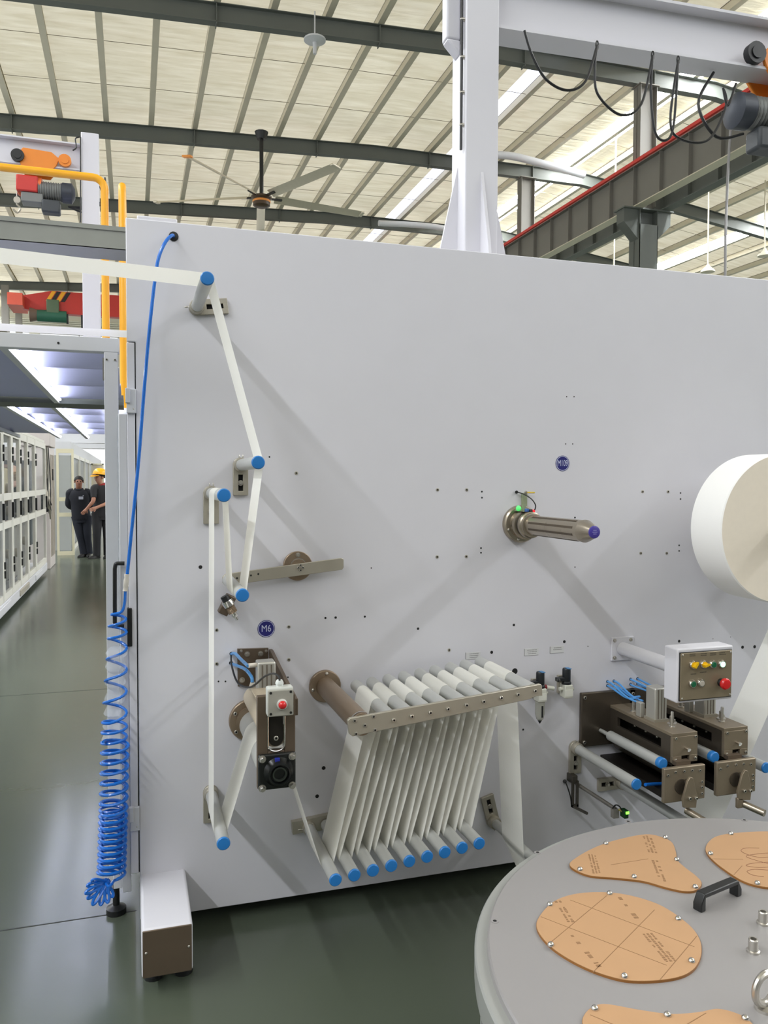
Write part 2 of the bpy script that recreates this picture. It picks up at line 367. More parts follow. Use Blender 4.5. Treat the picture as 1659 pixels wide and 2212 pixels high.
# ------------------------------------------------------------------ big industrial ceiling fan
def fan(hub, R, phase, label, drop, nb=5):
    hub = V(hub); t = thing('ceiling_fan', label, 'fan', hub)
    fm = mat('fan_blade_aluminium', (220, 212, 194), .4, .5); fo = mat('fan_orange', (236, 150, 66), .4)
    b = MB(); b.cyl(hub + V((0, 0, .15)), hub + V((0, 0, drop)), .07, n=12); b.cyl(hub + V((0, 0, drop - .25)), hub + V((0, 0, drop)), .16, .24, n=12); b.build('down_rod', BLACK, t)
    b = MB(); b.lathe(hub + V((0, 0, -.25)), (0, 0, 1), [(.2, 0), (.3, .05), (.3, .25), (.36, .3), (.36, .36), (.2, .42)], 20); b.build('motor_hub', mat('fan_motor_brown', (74, 56, 40), .4), t)
    b = MB(); b.lathe(hub + V((0, 0, -.09)), (0, 0, 1), [(.305, 0), (.318, .02), (.318, .05), (.305, .07)], 20); b.build('hub_ring', fo, t)
    for k in range(nb):
        a = phase + 2 * PI * k / nb; Rz = Matrix.Rotation(a, 3, 'Z')
        b = MB(); n = 8; prof = [(-.13, 0.05), (-.05, .075), (.06, .05), (.14, -.02), (.05, .015), (-.05, .03)]; vs = []
        for x, tw in ((.5, .32), (R * .5, .24), (R * .97, .16)):
            T = Matrix.Rotation(-tw, 3, 'X')
            for (yy, zz) in prof: vs.append(hub + V((0, 0, .08)) + Rz @ (V((x, 0, 0)) + T @ V((0, yy * 1.25, zz))))
        m = len(prof); fs = [tuple(range(m - 1, -1, -1)), tuple(range(2 * m, 3 * m))]
        for s in range(2):
            for i in range(m): fs.append((s * m + i, s * m + (i + 1) % m, (s + 1) * m + (i + 1) % m, (s + 1) * m + i))
        b.add(vs, fs); bl = b.build('blade', fm, t)
        b = MB(); b.obox(hub + V((0, 0, .09)) + Rz @ V((R * .985, 0, .02)), (.14, .34, .07), Rz @ Matrix.Rotation(-.16, 3, 'X')); b.build('blade_tip', fo if k == 3 else fm, bl, bevel=.02)
        b = MB(); b.bar(hub + V((0, 0, .08)) + Rz @ V((.2, 0, 0)), hub + V((0, 0, .1)) + Rz @ V((.75, 0, 0)), .1, .05); b.build('blade_arm', BLACK, bl)
    return t
hb = on(565, 432, 25.7)
fan(hb, 3.95, math.radians(9.8), 'large five bladed industrial ceiling fan hung from the second rafter', zr(hb.x) - hb.z + .02)
h2 = on(680, 88, 19.0)
t = thing('ceiling_lamp', 'small pale ceiling lamp under the nearest rafter', 'lamp', h2)
b = MB(); b.lathe(h2, (0, 0, 1), [(.05, -.35), (.06, -.05), (.3, 0), (.3, .04), (.05, .08)], 16); b.build('lamp_body', WHITE2, t)
b = MB(); b.cyl(h2 + V((0, 0, .06)), (h2.x, h2.y, zr(h2.x) + .55), .02, n=8); b.build('lamp_stem', WHITE2, t)
# ------------------------------------------------------------------ jib gantries
def ibeam(b, a, c, w, h, tf, tw):
    a = V(a); c = V(c); d = (c - a).normalized(); up = V((0, 0, 1))
    b.bar(a, c, tw, h - 2 * tf, up); b.bar(a + up * (h / 2 - tf / 2), c + up * (h / 2 - tf / 2), w, tf, up); b.bar(a - up * (h / 2 - tf / 2), c - up * (h / 2 - tf / 2), w, tf, up)
def hoist(loc, label, s=1.0, flip=1, ang=0.0, ncab=3):
    # origin: bottom flange centre of the beam; x along the beam
    t = thing('electric_hoist', label, 'hoist', loc)
    t.rotation_euler.z = ang; L = lambda x, y, z: (x * s * flip, y * s, z * s)
    dark = mat('motor_dark_grey', (62, 66, 74), .45, .3); grey = mat('hoist_cast_grey', (120, 122, 120), .5, .3)
    def P(name, b, m, par=None, **k): return b.build(name, m, par or t, world=False, **k)
    b = MB(); sh = [(-.32, .16), (-.26, .22), (.1, .2), (.2, .12), (.16, .02), (.06, -.1), (-.26, -.1), (-.3, .0)]
    b.prism([L(x, -.1, z) for x, z in sh], L(0, -.03, 0)); b.prism([L(x, .13, z) for x, z in sh], L(0, -.03, 0)); tp = P('trolley_plate', b, ORANGE, bevel=.004)
    for x in (-.33, .27):
        b = MB(); b.cyl(L(x, -.16, .1), L(x, -.1, .1), .085 * s, n=18); b.cyl(L(x, -.17, .1), L(x, -.16, .1), .05 * s, n=14); P('trolley_wheel', b, BLACK if x * flip < 0 else ORANGE)
    b = MB(); b.box(*[q for pr in zip(L(-.36, -.12, -.36), L(-.08, .16, -.14)) for q in sorted(pr)]); P('drum_housing', b, REDP, bevel=.012)
    b = MB(); b.cyl(L(-.34, .02, -.25), L(-.04, .02, -.25), .13 * s, n=20); P('rope_drum', b, mat('orange_drum', (222, 110, 60), .5))
    b = MB(); b.lathe(L(-.1, .0, -.3), L(1, 0, 0), [(.05 * s, 0)] + [((.115 if i % 2 else .13) * s, (.02 + i * .016) * s) for i in range(20)] + [(.12 * s, .35 * s), (.09 * s, .4 * s)], 18); P('motor', b, grey)
    b = MB(); b.lathe(L(.21, .0, -.3), L(1, 0, 0), [(.12 * s, 0), (.14 * s, .02 * s), (.14 * s, .14 * s), (.07 * s, .18 * s)], 18); P('motor_fan_cover', b, dark)
    b = MB(); b.box(*[q for pr in zip(L(-.04, -.12, -.62), L(.2, .06, -.44)) for q in sorted(pr)]); P('control_box', b, mat('hoist_box_dark', (58, 62, 66), .5), bevel=.015)
    b = MB(); b.box(*[q for pr in zip(L(-.3, -.1, -.5), L(-.02, .12, -.36)) for q in sorted(pr)]); P('rope_guide', b, grey, bevel=.01)
    b = MB(); b.tube([L(-.36, 0, -.36), L(-.36, 0, -.45)], .01 * s, 6); P('wire_rope', b, BOLT)
    b = MB(); b.cyl(L(-.36, -.02, -.46), L(-.36, .02, -.46), .045 * s, n=16); b.tube(spline([L(-.36, 0, -.49), L(-.36, 0, -.52), L(-.32, 0, -.57), L(-.36, 0, -.63), L(-.41, 0, -.59)], 5), .014 * s, 8); P('lifting_hook', b, PLATE)
    for k in range(ncab):
        b = MB(); b.tube(spline([L(.3, -.05, -.5), L(.55 + .07 * k, -.05, -.55 + .05 * k), L(.7 + .05 * k, -.02, -.3), L(.55 + .12 * k, 0, -.02)], 6), .012 * s, 6); P('loose_cable', b, BLACK)
    return t
# right gantry on top of the machine frame
zt = 2.414
jx0, jx1, jy0, jy1 = 1.297, 1.443, .25, .40
t = thing('jib_crane', 'white jib crane column with beam bolted on top of the large white panel', 'crane', (1.37, .325, zt))
b = MB(); b.box(jx0, jx1, jy0, jy1, zt, 4.1); b.build('column', WHITE, t, bevel=.006)
b = MB()
b.prism([(jx0, .33, zt + .012), (jx0 - .09, .33, zt + .012), (jx0 - .075, .33, zt + .1), (jx0, .33, zt + .44)], (0, .012, 0))
b.prism([(jx1, .33, zt + .012), (jx1 + .09, .33, zt + .012), (jx1 + .075, .33, zt + .1), (jx1, .33, zt + .44)], (0, .012, 0))
b.prism([(1.365, jy0, zt + .012), (1.365, jy0 - .09, zt + .012), (1.365, jy0 - .075, zt + .1), (1.365, jy0, zt + .40)], (.012, 0, 0)); b.build('gusset', WHITE, t)
b = MB(); b.box(jx0 - .1, jx1 + .1, jy0 - .1, jy1 + .1, zt, zt + .012); b.build('base_plate', WHITE, t)
bz0 = on(1082, 57, .25).z; d = V((math.cos(-.05), math.sin(-.05), 0)); A0 = V((jx1, .325, bz0 + .115)); A1 = A0 + d * 2.4
b = MB(); ibeam(b, A0, A1, .13, .23, .012, .012); b.build('beam', WHITE, t)
b = MB(); b.tube(spline([(jx0 - .012, jy0 + .02, z) for z in (2.9, 3.2, 3.5, 3.8, 4.1)], 4), .006, 6)
cb = b.build('power_cable', BLACK, t)
for z in (3.0, 3.13, 3.27, 3.42):
    bolt(t, (jx0, jy0 + .02, z), (-1, 0, 0), .008, .02, 'dome', name='cable_clip')
b = MB(); b.box(jx0 - .06, jx0, jy0 + .06, jy0 + .12, 3.36, 4.1); b.prism([(jx0, jy0 + .06, 3.3), (jx0 - .06, jy0 + .06, 3.36), (jx0, jy0 + .06, 3.36)], (0, .06, 0)); b.build('cable_duct', WHITE, t, bevel=.008)
hp = on(1606, 215, .2)
hoist(A0 + d * ((hp.x - A0.x) + .205) - V((0, 0, .115)), 'orange and red electric hoist on the right jib beam, cut by the frame', .56, -1, -.05, 1)
# festooned cable
fz = A0.z - .13
def fpt(px, py): return on(px, py, .16)
b = MB()
loops = [[(1133, 66), (1150, 120), (1180, 172), (1225, 195), (1265, 175), (1290, 98)], [(1290, 98), (1285, 150), (1292, 205), (1340, 248), (1385, 225), (1410, 120)], [(1410, 120), (1406, 200), (1415, 285), (1438, 303), (1455, 270), (1465, 130)], [(1465, 130), (1448, 260), (1470, 300), (1530, 302), (1568, 230), (1562, 190), (1572, 228), (1590, 180)]]
t = thing('festoon_cable', 'black looped power cable slung below the right jib beam', 'cable', fpt(1133, 66))
for lp in loops:
    b = MB(); b.tube(spline([fpt(*q) for q in lp], 8), .0055, 7); b.build('cable_loop', BLACK, t)
for q in ((1290, 98), (1410, 120), (1465, 130)):
    p = fpt(*q); b = MB(); b.tube([p + V((.006 * math.cos(a), 0, .018 * math.sin(a) + .0)) for a in [k * PI / 5 for k in range(10)]], .003, 6, True); b.build('hanger_ring', BLACK, t)
# left gantry farther back
t = thing('jib_crane', 'white jib crane column with beam behind the yellow pipes', 'crane', (-.333, 4.77, 2.1))
b = MB(); b.box(-.405, -.26, 4.7, 4.85, 2.1, 4.56); b.build('column', WHITE, t, bevel=.006)
b = MB(); b.box(-.48, -.18, 4.63, 4.92, 2.088, 2.1); b.build('base_plate', WHITE, t)
b = MB(); ibeam(b, (-3.2, 4.775, 4.345), (-.405, 4.775, 4.345), .14, .23, .012, .012); b.build('beam', WHITE, t)
b = MB(); b.tube(spline([on(157, 325, 4.66), on(165, 318, 4.66), on(163, 300, 4.66), on(172, 296, 4.66)], 6), .006, 6); b.tube(spline([on(174, y, 4.69) for y in (296, 350, 420, 480)], 4), .006, 6); b.build('power_cable', BLACK, t)
hl = on(95, 362, 4.7)
hoist((hl.x, 4.775, 4.23), 'orange trolley hoist with red drum and grey motor on the left jib beam', .62, 1)
# ------------------------------------------------------------------ yellow pipes, grey cable tray, webs in the distance
def zpx(px, py, y): return on(px, py, y).z
b = MB(); zy = 3.655; xe = on(226, 430, 3.2).x
pts = [(-3.2, 3.2, zy), (-1.5, 3.2, zy), (xe - .075, 3.2, zy)] + [(xe - .075 + .075 * math.sin(a), 3.2, zy - .075 + .075 * math.cos(a)) for a in [k * PI / 10 for k in range(1, 6)]] + [(xe, 3.2, 3.0), (xe, 3.2, 2.55)]
b.tube(pts, .0265, 14); tag(b.build('gas_pipe', YELLOW), 'yellow pipe that bends from horizontal down behind the grey tray', 'pipe')
x2 = on(264, 430, 3.2).x; b = MB(); b.tube([(x2, 3.2, 1.78), (x2, 3.2, 2.5), (x2, 3.2, 3.58), (x2, 3.23, 3.625), (x2, 3.3, 3.64), (x2, 4.6, 3.64)], .0265, 14)
tp = thing('gas_pipe', 'straight yellow pipe rising along the left edge of the white panel', 'pipe', (x2, 3.2, 1.78)); b.build('pipe', YELLOW, tp)
b = MB(); b.box(x2 - .045, x2 + .03, 3.15, 3.25, 1.95, 2.06); b.build('pipe_clamp', WHITE2, tp)
b = MB(); b.cyl((x2, 3.2, 0), (x2, 3.2, 1.78), .02, n=12); b.build('riser', WHITE2, tp)
t = thing('cable_tray', 'grey galvanised cable tray running level into the white panel top', 'cable tray', (-1.5, .89, 2.52))
y0, y1, z0, z1 = .8, .98, 2.524, 2.6
b = MB(); b.box(-3.5, .6, y0, y1, z0, z0 + .003); b.box(-3.5, .6, y0, y0 + .003, z0, z1); b.box(-3.5, .6, y1 - .003, y1, z0, z1); b.build('trough', GALV, t)
b = MB(); b.box(-3.5, .6, y0 - .006, y1 + .006, z1, z1 + .018); b.build('lid', GALV, t)
for x in (.1, .45):
    b = MB(); b.box(x - .03, x + .03, y0 + .02, y1 - .02, 1.9, z0); b.build('tray_support', WHITE2, t)
# red overhead crane, far
t = thing('bridge_crane', 'red overhead bridge crane with yellow and black stripes, far behind', 'crane', (-1, 42.3, 10.2))
zb0, zb1 = 10.15, 11.28
b = MB(); b.prism([(-5.3, 42, 10.3), (-4.3, 42, zb0), (11.5, 42, zb0), (11.5, 42, zb1), (-3.9, 42, zb1), (-5.3, 42, 10.95)], (0, .5, 0)); b.build('bridge_girder', REDP, t)
for i, m in enumerate((YELLOW, BLACK, YELLOW, BLACK)):
    x = -3.75 + i * .24; b = MB(); b.prism([(x - .45, 41.99, 10.75), (x - .25, 41.99, 10.75), (x + .05, 41.99, 11.26), (x - .15, 41.99, 11.26)], (0, .008, 0)); b.build('hazard_stripe', m, t)
b = MB(); b.box(-5.9, -5.2, 41.2, 43.4, 10.3, 10.9); b.build('end_truck', mat('crane_orange_red', (220, 92, 70), .5), t)
t2 = thing('crane_hoist', 'dark green hoist hanging below the red bridge crane', 'hoist', (-3.7, 42.1, 9.5)); gm = mat('dark_green_paint', (34, 92, 72), .5)
b = MB(); b.cyl((-4.6, 42, 9.98), (-3.2, 42, 9.98), .3, n=18); b.build('rope_drum', gm, t2)
b = MB(); b.box(-4.15, -3.55, 41.75, 42.0, 10.1, 10.8); b.build('trolley', mat('olive_paint', (84, 104, 78), .5), t2, bevel=.04)
b = MB(); b.cyl((-4.95, 42, 10.0), (-4.6, 42, 10.0), .36, .28, n=18); b.build('motor', mat('brown_motor', (110, 92, 80), .5), t2)
for px, ya, yb, lab in ((145, 592, 700, 'thick dark pendant cable hanging from the red crane'), (177, 595, 715, 'thin dark pendant cable beside the white jib column')):
    tube_thing('pendant_cable', lab, 'cable', spline([V((on(px, ya, 42.1).x, 42.1, 10.2)), on(px - 1, ya + 50, 42.1), on(px + 1, yb, 42.1)], 5), .06, BLACK, 6)
# left runway row far away
t = thing('crane_runway_girder', 'grey lattice side of the far left crane runway', 'girder', (-7.1, 40, 9.5))
b = MB(); b.box(-7.2, -6.95, 30, 59, 9.3, 10.25); b.build('girder', STRUCT_MID, t)
for k in range(4):
    b = MB(); b.box(-7.4, -7.0, 38 + k * 6, 38.3 + k * 6, 0, zr(-7)); b.build('bracing_post', STRUCT_MID, t)
# mezzanine pieces seen beyond the canopy
b = MB(); b.box(-13, 2.5, 24, 24.5, 2.72, 3.0); tag(b.build('overhead_beam', WHITE2), 'pale cross beam high over the far end of the aisle', 'beam')
b = MB(); b.box(-13, 2.5, 33, 33.3, 2.9, 3.1); tag(b.build('overhead_beam', WHITE2), 'slim pale cross beam beyond the other one over the aisle', 'beam')
# ------------------------------------------------------------------ the large white panel (machine front plate)
zn = on(286, 738).z
panel = thing('unwind_stand', 'large white upright machine panel on a square foot beam', 'machine panel', (1.5, .25, .053))
b = MB(); PD = .5
b.prism([(-.016, 0, 2.414), (-.016, 0, zn), (.0125, 0, zn), (.0125, 0, .053), (3.4, 0, .053), (3.4, 0, 2.414)], (0, PD, 0))
face = b.build('face_plate', WHITE, panel, bevel=.003)
b = MB(); b.box(.02, .15, 0.02, .2, 2.414, 2.432); b.build('top_lid', WHITE, panel, bevel=.004)
fz1 = .208; fz0 = .058; fx0 = .0135; fx1 = .163; fy = -.352
b = MB(); b.box(fx0, fx1, fy, .3, fz0, fz1); fb = b.build('foot_beam', WHITE, panel, bevel=.009, seg=3)
b = MB(); b.box(fx0 + .003, fx1 - .003, fy - .003, fy + .002, fz0 + .003, fz1 - .003); b.build('beam_end_plate', DARKST, fb, bevel=.008)
for x in (fx0 + .013, fx1 - .012): bolt(fb, (x, fy - .003, .138), (0, -1, 0), .004, .003, 'dome', name='screw')
for x, y in ((.03, -.25), (.12, -.25), (.08, .2)):
    b = MB(); b.lathe((x + .02, y, 0), (0, 0, 1), [(.03, 0), (.03, .012), (.012, .018), (.012, .06)], 14); b.build('levelling_foot', BLACK, fb)
for x in (3.2,):
    b = MB(); b.box(x, x + .15, fy, .3, fz0, fz1); f2 = b.build('foot_beam', WHITE, panel, bevel=.009)
    b = MB(); b.lathe((x + .07, -.2, 0), (0, 0, 1), [(.03, 0), (.03, .012), (.012, .018), (.012, .06)], 14); b.build('levelling_foot', BLACK, f2)
for q, r in [((433, 1225), .0065), ((703, 1335), .004), ((725, 1334), .0045), ((788, 1332), .004), ((903, 1358), .0048), ((1110, 1350), .005), ((1062, 1409), .006), ((1219, 1386), .006),
             ((1467, 1385), .006), ((1604, 1398), .007), ((1630, 1397), .007), ((699, 1659), .007), ((685, 1720), .007), ((472, 1472), .003), ((487, 1472), .003), ((622, 1463), .003), ((802, 1227), .0025), ((1242, 1225), .0025), ((1242, 1118), .0035),
             ((1041, 1062), .0035), ((1041, 1075), .0035), ((1039, 1184), .0035), ((1039, 1194), .0035), ((1470, 1065), .0035), ((1470, 1078), .0035), ((1467, 1178), .0035), ((1467, 1190), .0035), ((1224, 857), .0025), ((1240, 857), .0025), ((1222, 959), .0025), ((1237, 959), .0025),
             ((582, 987), .003), ((1130, 1576), .004), ((1173, 1516), .005), ((1112, 1450), .012), ((1270, 1396), .002), ((1510, 1398), .002), ((1540, 1380), .002), ((1578, 1376), .002)]:
    bolt(panel, on(*q) + V((0, .002, 0)), (0, -1, 0), r, .0025, 'hole', name='hole')
for q in [(945, 1058), (1008, 1058), (944, 1203), (1007, 1202), (1388, 1062), (1443, 1062), (1384, 1195), (1440, 1195), (468, 1361), (468, 1434), (624, 1354), (624, 1425), (970, 1404), (640, 1022)]:
    bolt(panel, on(*q) + V((0, .001, 0)), (0, -1, 0), .0062, .003, 'socket', PLATE, name='screw')
# cable pass-through
p = on(375, 511); b = MB(); b.lathe(p + V((0, .001, 0)), (0, -1, 0), [(.016, 0), (.016, .004), (.012, .005)], 18); b.build('grommet', BLACK, panel)
# printed round stickers
def sticker(px, py, txt, r, sq, label):
    p = on(px, py); t = thing('round_sticker', label, 'sticker', p)
    b = MB(); b.cyl(p, p + V((0, -.0012, 0)), r, n=40); b.build('disc', STICKER, t)
    b = MB(); b.lathe(p + V((0, -.0012, 0)), (0, -1, 0), [(r * .93, 0), (r * .93, .0003), (r * .87, .0003), (r * .87, 0)], 40, False, False); b.build('ring_print', STICKERW, t)
    text_mesh('lettering', txt, r * 1.12, p + V((0, -.0013, 0)), t, STICKERW, squeeze=sq)
sticker(575, 1358, 'M6', .0305, .82, 'round navy sticker reading M6 above the motor drive')
sticker(1215, 1001, 'M109', .0305, .60, 'round navy sticker reading M109 above the chrome shaft')
for i, (px, py, lab) in enumerate(((1022, 1416, 'small white text label partly behind the upper roller ends'), (1148, 1408, 'small white text label above the left air regulator'), (1203, 1403, 'small white text label above the right air regulator'))):
    p = on(px, py); t = thing('text_label', lab, 'label', p)
    b = MB(); b.box(p.x - .03, p.x + .03, -.0008, 0, p.z - .0135, p.z + .0135); b.build('plate', mat('label_white', (212, 212, 212), .5), t)
    b = MB(); b.box(p.x - .0315, p.x - .03, -.0009, 0, p.z - .0145, p.z + .0135); b.box(p.x - .0315, p.x + .03, -.0009, 0, p.z - .0145, p.z - .0135); b.build('edge', mat('label_edge', (120, 120, 120), .6), t)
    rr = random.Random(i); b = MB()
    for k in range(3):
        x = p.x - .02 + .006 * rr.random()
        while x < p.x + .02:
            w = .0015 + .003 * rr.random(); b.box(x, x + w, -.0010, -.0008, p.z + .006 - k * .007, p.z + .0085 - k * .007); x += w + .0012
        if k == 1 and i == 2: break
    b.build('print', kind='stuff', mats=mat('label_print', (130, 130, 130), .6), parent=t)
# ------------------------------------------------------------------ hinged guard door at the panel's left edge
zs0 = on(286, 1888).z; zs1 = zn - .003
door = thing('guard_door', 'narrow white guard door edge hinged on the left of the white panel', 'door', (-.02, .05, zs0))
b = MB(); b.box(-.0165, .0085, .001, .03, zs0, zs1); b.build('stile', WHITE, door, bevel=.002)
b = MB(); b.box(.0085, .0122, .008, .03, zs0, zs1); b.build('gap_shade', BLACK, door)  # black strip stands in for the shade in the open gap
zl = on(262, 895, .06).z; b = MB(); b.box(-.045, -.0165, .03, .065, .14, zl); b.box(-.075, -.0165, .065, .5, .14, .22); b.build('leaf_frame', WHITE2, door, bevel=.003)
b = MB(); b.box(-.05, -.045, .07, .5, .22, zl); b.build('pane', mat('clear_polycarbonate', (225, 232, 238), .08, alpha=.35), door)
for py0, py1 in ((840, 896), (1745, 1800)):
    za, zb_ = on(285, py1, -.012).z, on(285, py0, -.012).z
    b = MB(); b.box(-.018, .013, -.012, .001, za + .006, zb_); b.box(-.0215, -.006, -.02, -.002, za + (zb_ - za) * .45, zb_ + .002); h = b.build('hinge', WHITE2, door, bevel=.002)
    bolt(h, (.004, -.012, za + .02), (0, -1, 0), .0025, .0015, 'dome', name='screw')
hy = .012; P_ = lambda px, py: on(px, py, hy)
b = MB(); c0 = P_(269, 1217); c1 = P_(254, 1217); c2 = P_(248, 1228); c3 = P_(248, 1345); c4 = P_(252, 1352); c5 = P_(268, 1353)
b.tube([c0] + spline([c1, P_(250, 1219), c2], 5) + [c3, c4, c5], .0068, 12); b.build('pull_handle', BLACK, door)
b = MB(); b.box(-.022, -.006, -.006, .02, on(0, 1412, 0).z, on(0, 1325, 0).z); b.build('latch', BLACK, door, bevel=.003)
# aluminium portal: header beam and post
portal = thing('portal_frame', 'white portal frame with header beam and post at the aisle entrance', 'door frame', (-.07, .17, 0))
b = MB(); b.box(-1.9, -.041, .15, .2, 1.994, 2.043); b.build('header', WHITE2, portal, bevel=.002)
b = MB(); b.box(-.092, -.046, .15, .2, .12, 1.994); post = b.build('post', WHITE2, portal, bevel=.002)
b = MB(); b.lathe((-.069, .175, 0), (0, 0, 1), [(.035, 0), (.035, .02), (.012, .03), (.012, .12)], 14); b.build('post_foot', BLACK, portal)
for x in (-.083, -.056): bolt(post, (x, .15, 1.968), (0, -1, 0), .004, .004, 'socket', name='screw')
bolt(portal, on(126, 741, .15), (0, -1, 0), .004, .002, 'hole', name='bolt_hole')
b = MB(); b.box(-.097, -.092, .16, .19, 1.9, 1.975); b.build('magnet_catch', STRUCT_MID, portal)
b = MB(); b.box(-1.9, -1.85, .15, .2, 0, 1.994); b.build('post', WHITE2, portal, bevel=.002)
# tinted canopy above the aisle
TINT = mat('tinted_blue_grey_sheet', (186, 188, 220), 0.5, .15, var=.05, scale=3, spec=.6)
LED = mat('led_tube_light', (240, 244, 255), .4, emit=(238, 242, 255), estr=30.0)
def canopy(label, y0, y1, bars, pitch, led, xl=-2.2):
    t = thing('aisle_canopy', label, 'canopy', (-1, (y0 + y1) / 2, 2.03))
    n = int(round((y1 - y0) / pitch)); w = (y1 - y0) / n; xr = -.06
    for k in range(n):
        ya = y0 + k * w; za, zb_ = (2.03, 2.085) if k % 2 == 0 else (2.085, 2.03)
        b = MB(); b.add([(xl, ya, za), (xr, ya, za), (xr, ya + w, zb_), (xl, ya + w, zb_), (xl, ya, za + .004), (xr, ya, za + .004), (xr, ya + w, zb_ + .004), (xl, ya + w, zb_ + .004)],
                        [(3, 2, 1, 0), (4, 5, 6, 7), (0, 1, 5, 4), (1, 2, 6, 5), (2, 3, 7, 6), (3, 0, 4, 7)]); b.build('tray_panel', TINT, t)
    for x in bars:
        b = MB(); b.box(x - .014, x + .014, y0, y1, 2.0, 2.03); b.build('long_bar', WHITE2, t)
    if y0 > 2: b = MB(); b.box(-.24, -.2, 6.4, 6.44, 0, 2.04); b.build('support_post', WHITE2, t)
    for x in led:
        b = MB(); b.cyl((x, y0 + .05, 2.018), (x, y1 - .05, 2.017), .006, n=10); b.build('light_tube', LED, t)
    return t
c1 = canopy('tinted blue-grey aisle canopy just behind the portal header', .22, 2.26, (-.42, -.8, -1.3), .34, (-.398, -1.28))
b = MB(); b.box(-2.2, -.05, 2.27, 2.6, 2.0, 2.06); b.build('cross_beam', STRUCT_DARK, c1)
canopy('tinted blue-grey aisle canopy beyond the dark cross beam', 2.62, 6.5, (-.47, -.75, -1.15), .43, (-.45, -.73, -.14), -1.33)
# ------------------------------------------------------------------ glazed guard doors of the left machine line
PANE = mat('guard_door_glass', (206, 214, 212), .06, alpha=.08, spec=.5)
FRAME = mat('guard_frame_white', (222, 220, 210), .4)
CREAMF = mat('cream_frame', (214, 208, 180), .45)
def guard_door(name, label, p0, p1, z0, z1, fm=FRAME, handle=True, group=None, th=.04, sw=.07):
    # upright door between plan points p0 and p1 (x, y)
    a = V((p0[0], p0[1], 0)); c = V((p1[0], p1[1], 0)); d = (c - a).normalized(); W = (c - a).length; nrm = V((-d.y, d.x, 0)) * -1
    t = thing(name, label, 'door', (a + c) / 2 + V((0, 0, z0)), group); R = Matrix((d, V((0, 0, 1)).cross(d), V((0, 0, 1)))).transposed(); H = z1 - z0
    def bx(u0, u1, h0, h1, thk): b = MB(); b.obox(a + d * (u0 + u1) / 2 + V((0, 0, z0 + (h0 + h1) / 2)), (u1 - u0, thk, h1 - h0), R); return b
    bx(0, sw, 0, H, th).build('stile', fm, t); bx(W - sw, W, 0, H, th).build('stile', fm, t)
    hs = [(0, .08), (.80, .88), (1.12, 1.20), (H - .09, H)]
    if H < 1.8: hs = [(0, .08), (.55, .62), (H - .08, H)]
    for h0, h1 in hs: bx(sw, W - sw, h0, h1, th * .9).build('rail', fm, t)
    for (_, h0), (h1, _) in zip(hs, hs[1:]): bx(sw, W - sw, h0, h1, .006).build('pane', PANE, t)
    if handle:
        sdn = V((0, 0, 1)).cross(d) * -1
        for h in (.3, H - .35):
            b = MB(); b.obox(a + d * .02 + sdn * (th / 2 + .008) + V((0, 0, z0 + h)), (.05, .016, .08), R); b.obox(a + d * .02 + sdn * (th / 2 + .008) + V((0, 0, z0 + h + .1)), (.05, .016, .08), R); b.build('hinge', BLACK, t)
        b = MB(); b.obox(a + d * (W - .04) + sdn * (th / 2 + .012) + V((0, 0, z0 + 1.0)), (.05, .024, .18), R); b.build('handle', BLACK, t)
    return t
GX = -1.385; GY = [6.1, 6.88, 7.6, 8.32, 9.09, 9.98, 11.45]
labs = ['glazed guard door of the left machine, cut by the left frame edge', 'second glazed guard door from the left frame edge, small red parts behind its middle pane', 'third glazed guard door from the left frame edge, black box behind its middle pane',
        'fourth glazed guard door from the left frame edge, pink cover behind the glass', 'fifth glazed guard door from the left frame edge, narrow black case in the middle', 'widest glazed guard door, dark cabinet behind its glass beside the hanging cables']
for i in range(6):
    guard_door('machine_guard_door', labs[i], (GX, GY[i] + .01), (GX, GY[i + 1] - .01), .2, 2.15, FRAME, True, 'glazed guard doors of the left machine line')
base = thing('long_machine', 'long pale machine with gear blocks behind the row of glazed guard doors', 'machine', (GX - .3, 10, 0))
b = MB(); b.box(GX - .7, GX + .02, 5.5, 11.5, .06, .19); b.build('plinth', WHITE2, base, bevel=.01)
b = MB(); b.box(GX - .7, GX, 5.5, 11.5, 2.16, 2.2); b.build('top_rail', FRAME, base)
for k in range(3):
    y = 6.4 + k * 1.7; b = MB(); b.box(GX - .02, GX + .035, y, y + .9, .09, .17); b.build('service_cover', PLATE if k % 2 else WHITE2, base, bevel=.008)
    b = MB(); b.lathe((GX - .1, y, 0), (0, 0, 1), [(.05, 0), (.05, .02), (.02, .03), (.02, .08)], 12); b.build('levelling_foot', BLACK, base)
b = MB(); b.box(GX - .72, GX - .7, 5.5, 11.5, .19, 2.16); b.box(GX - .72, GX - .01, 5.5, 5.53, .19, 2.16); b.build('back_panel', mat('machine_back_dark', (88, 90, 90), .5), base)
inner = [(7.2, .35, .9, (70, 72, 70)), (7.9, .3, 1.0, (96, 96, 92)), (8.7, .25, .95, (140, 138, 132)), (9.5, .3, 1.1, (120, 118, 112)), (10.7, .55, 1.85, (62, 70, 74)), (8.0, 1.2, 1.7, (160, 150, 112)), (8.7, 1.45, 1.75, (186, 150, 136)), (7.25, 1.2, 1.5, (130, 50, 60)), (9.55, 1.0, 1.35, (30, 32, 34)), (8.0, 1.02, 1.32, (26, 26, 28)), (10.7, 1.05, 1.4, (36, 38, 44))]
for (y, za, zb_, c) in inner:
    m = mat('inner_%d_%d_%d' % c, c, .5); sx = .25 if zb_ - za > .45 else .12
    b = MB(); b.box(GX - .7, GX - .1, y - .22, y + .22, za, zb_); h = b.build('gear_housing', m, base, bevel=.03)
    b = MB(); b.cyl((GX - .1, y - .05, (za + zb_) / 2), (GX - .06, y - .05, (za + zb_) / 2), .06, n=12); b.build('knob', PLATE, h)
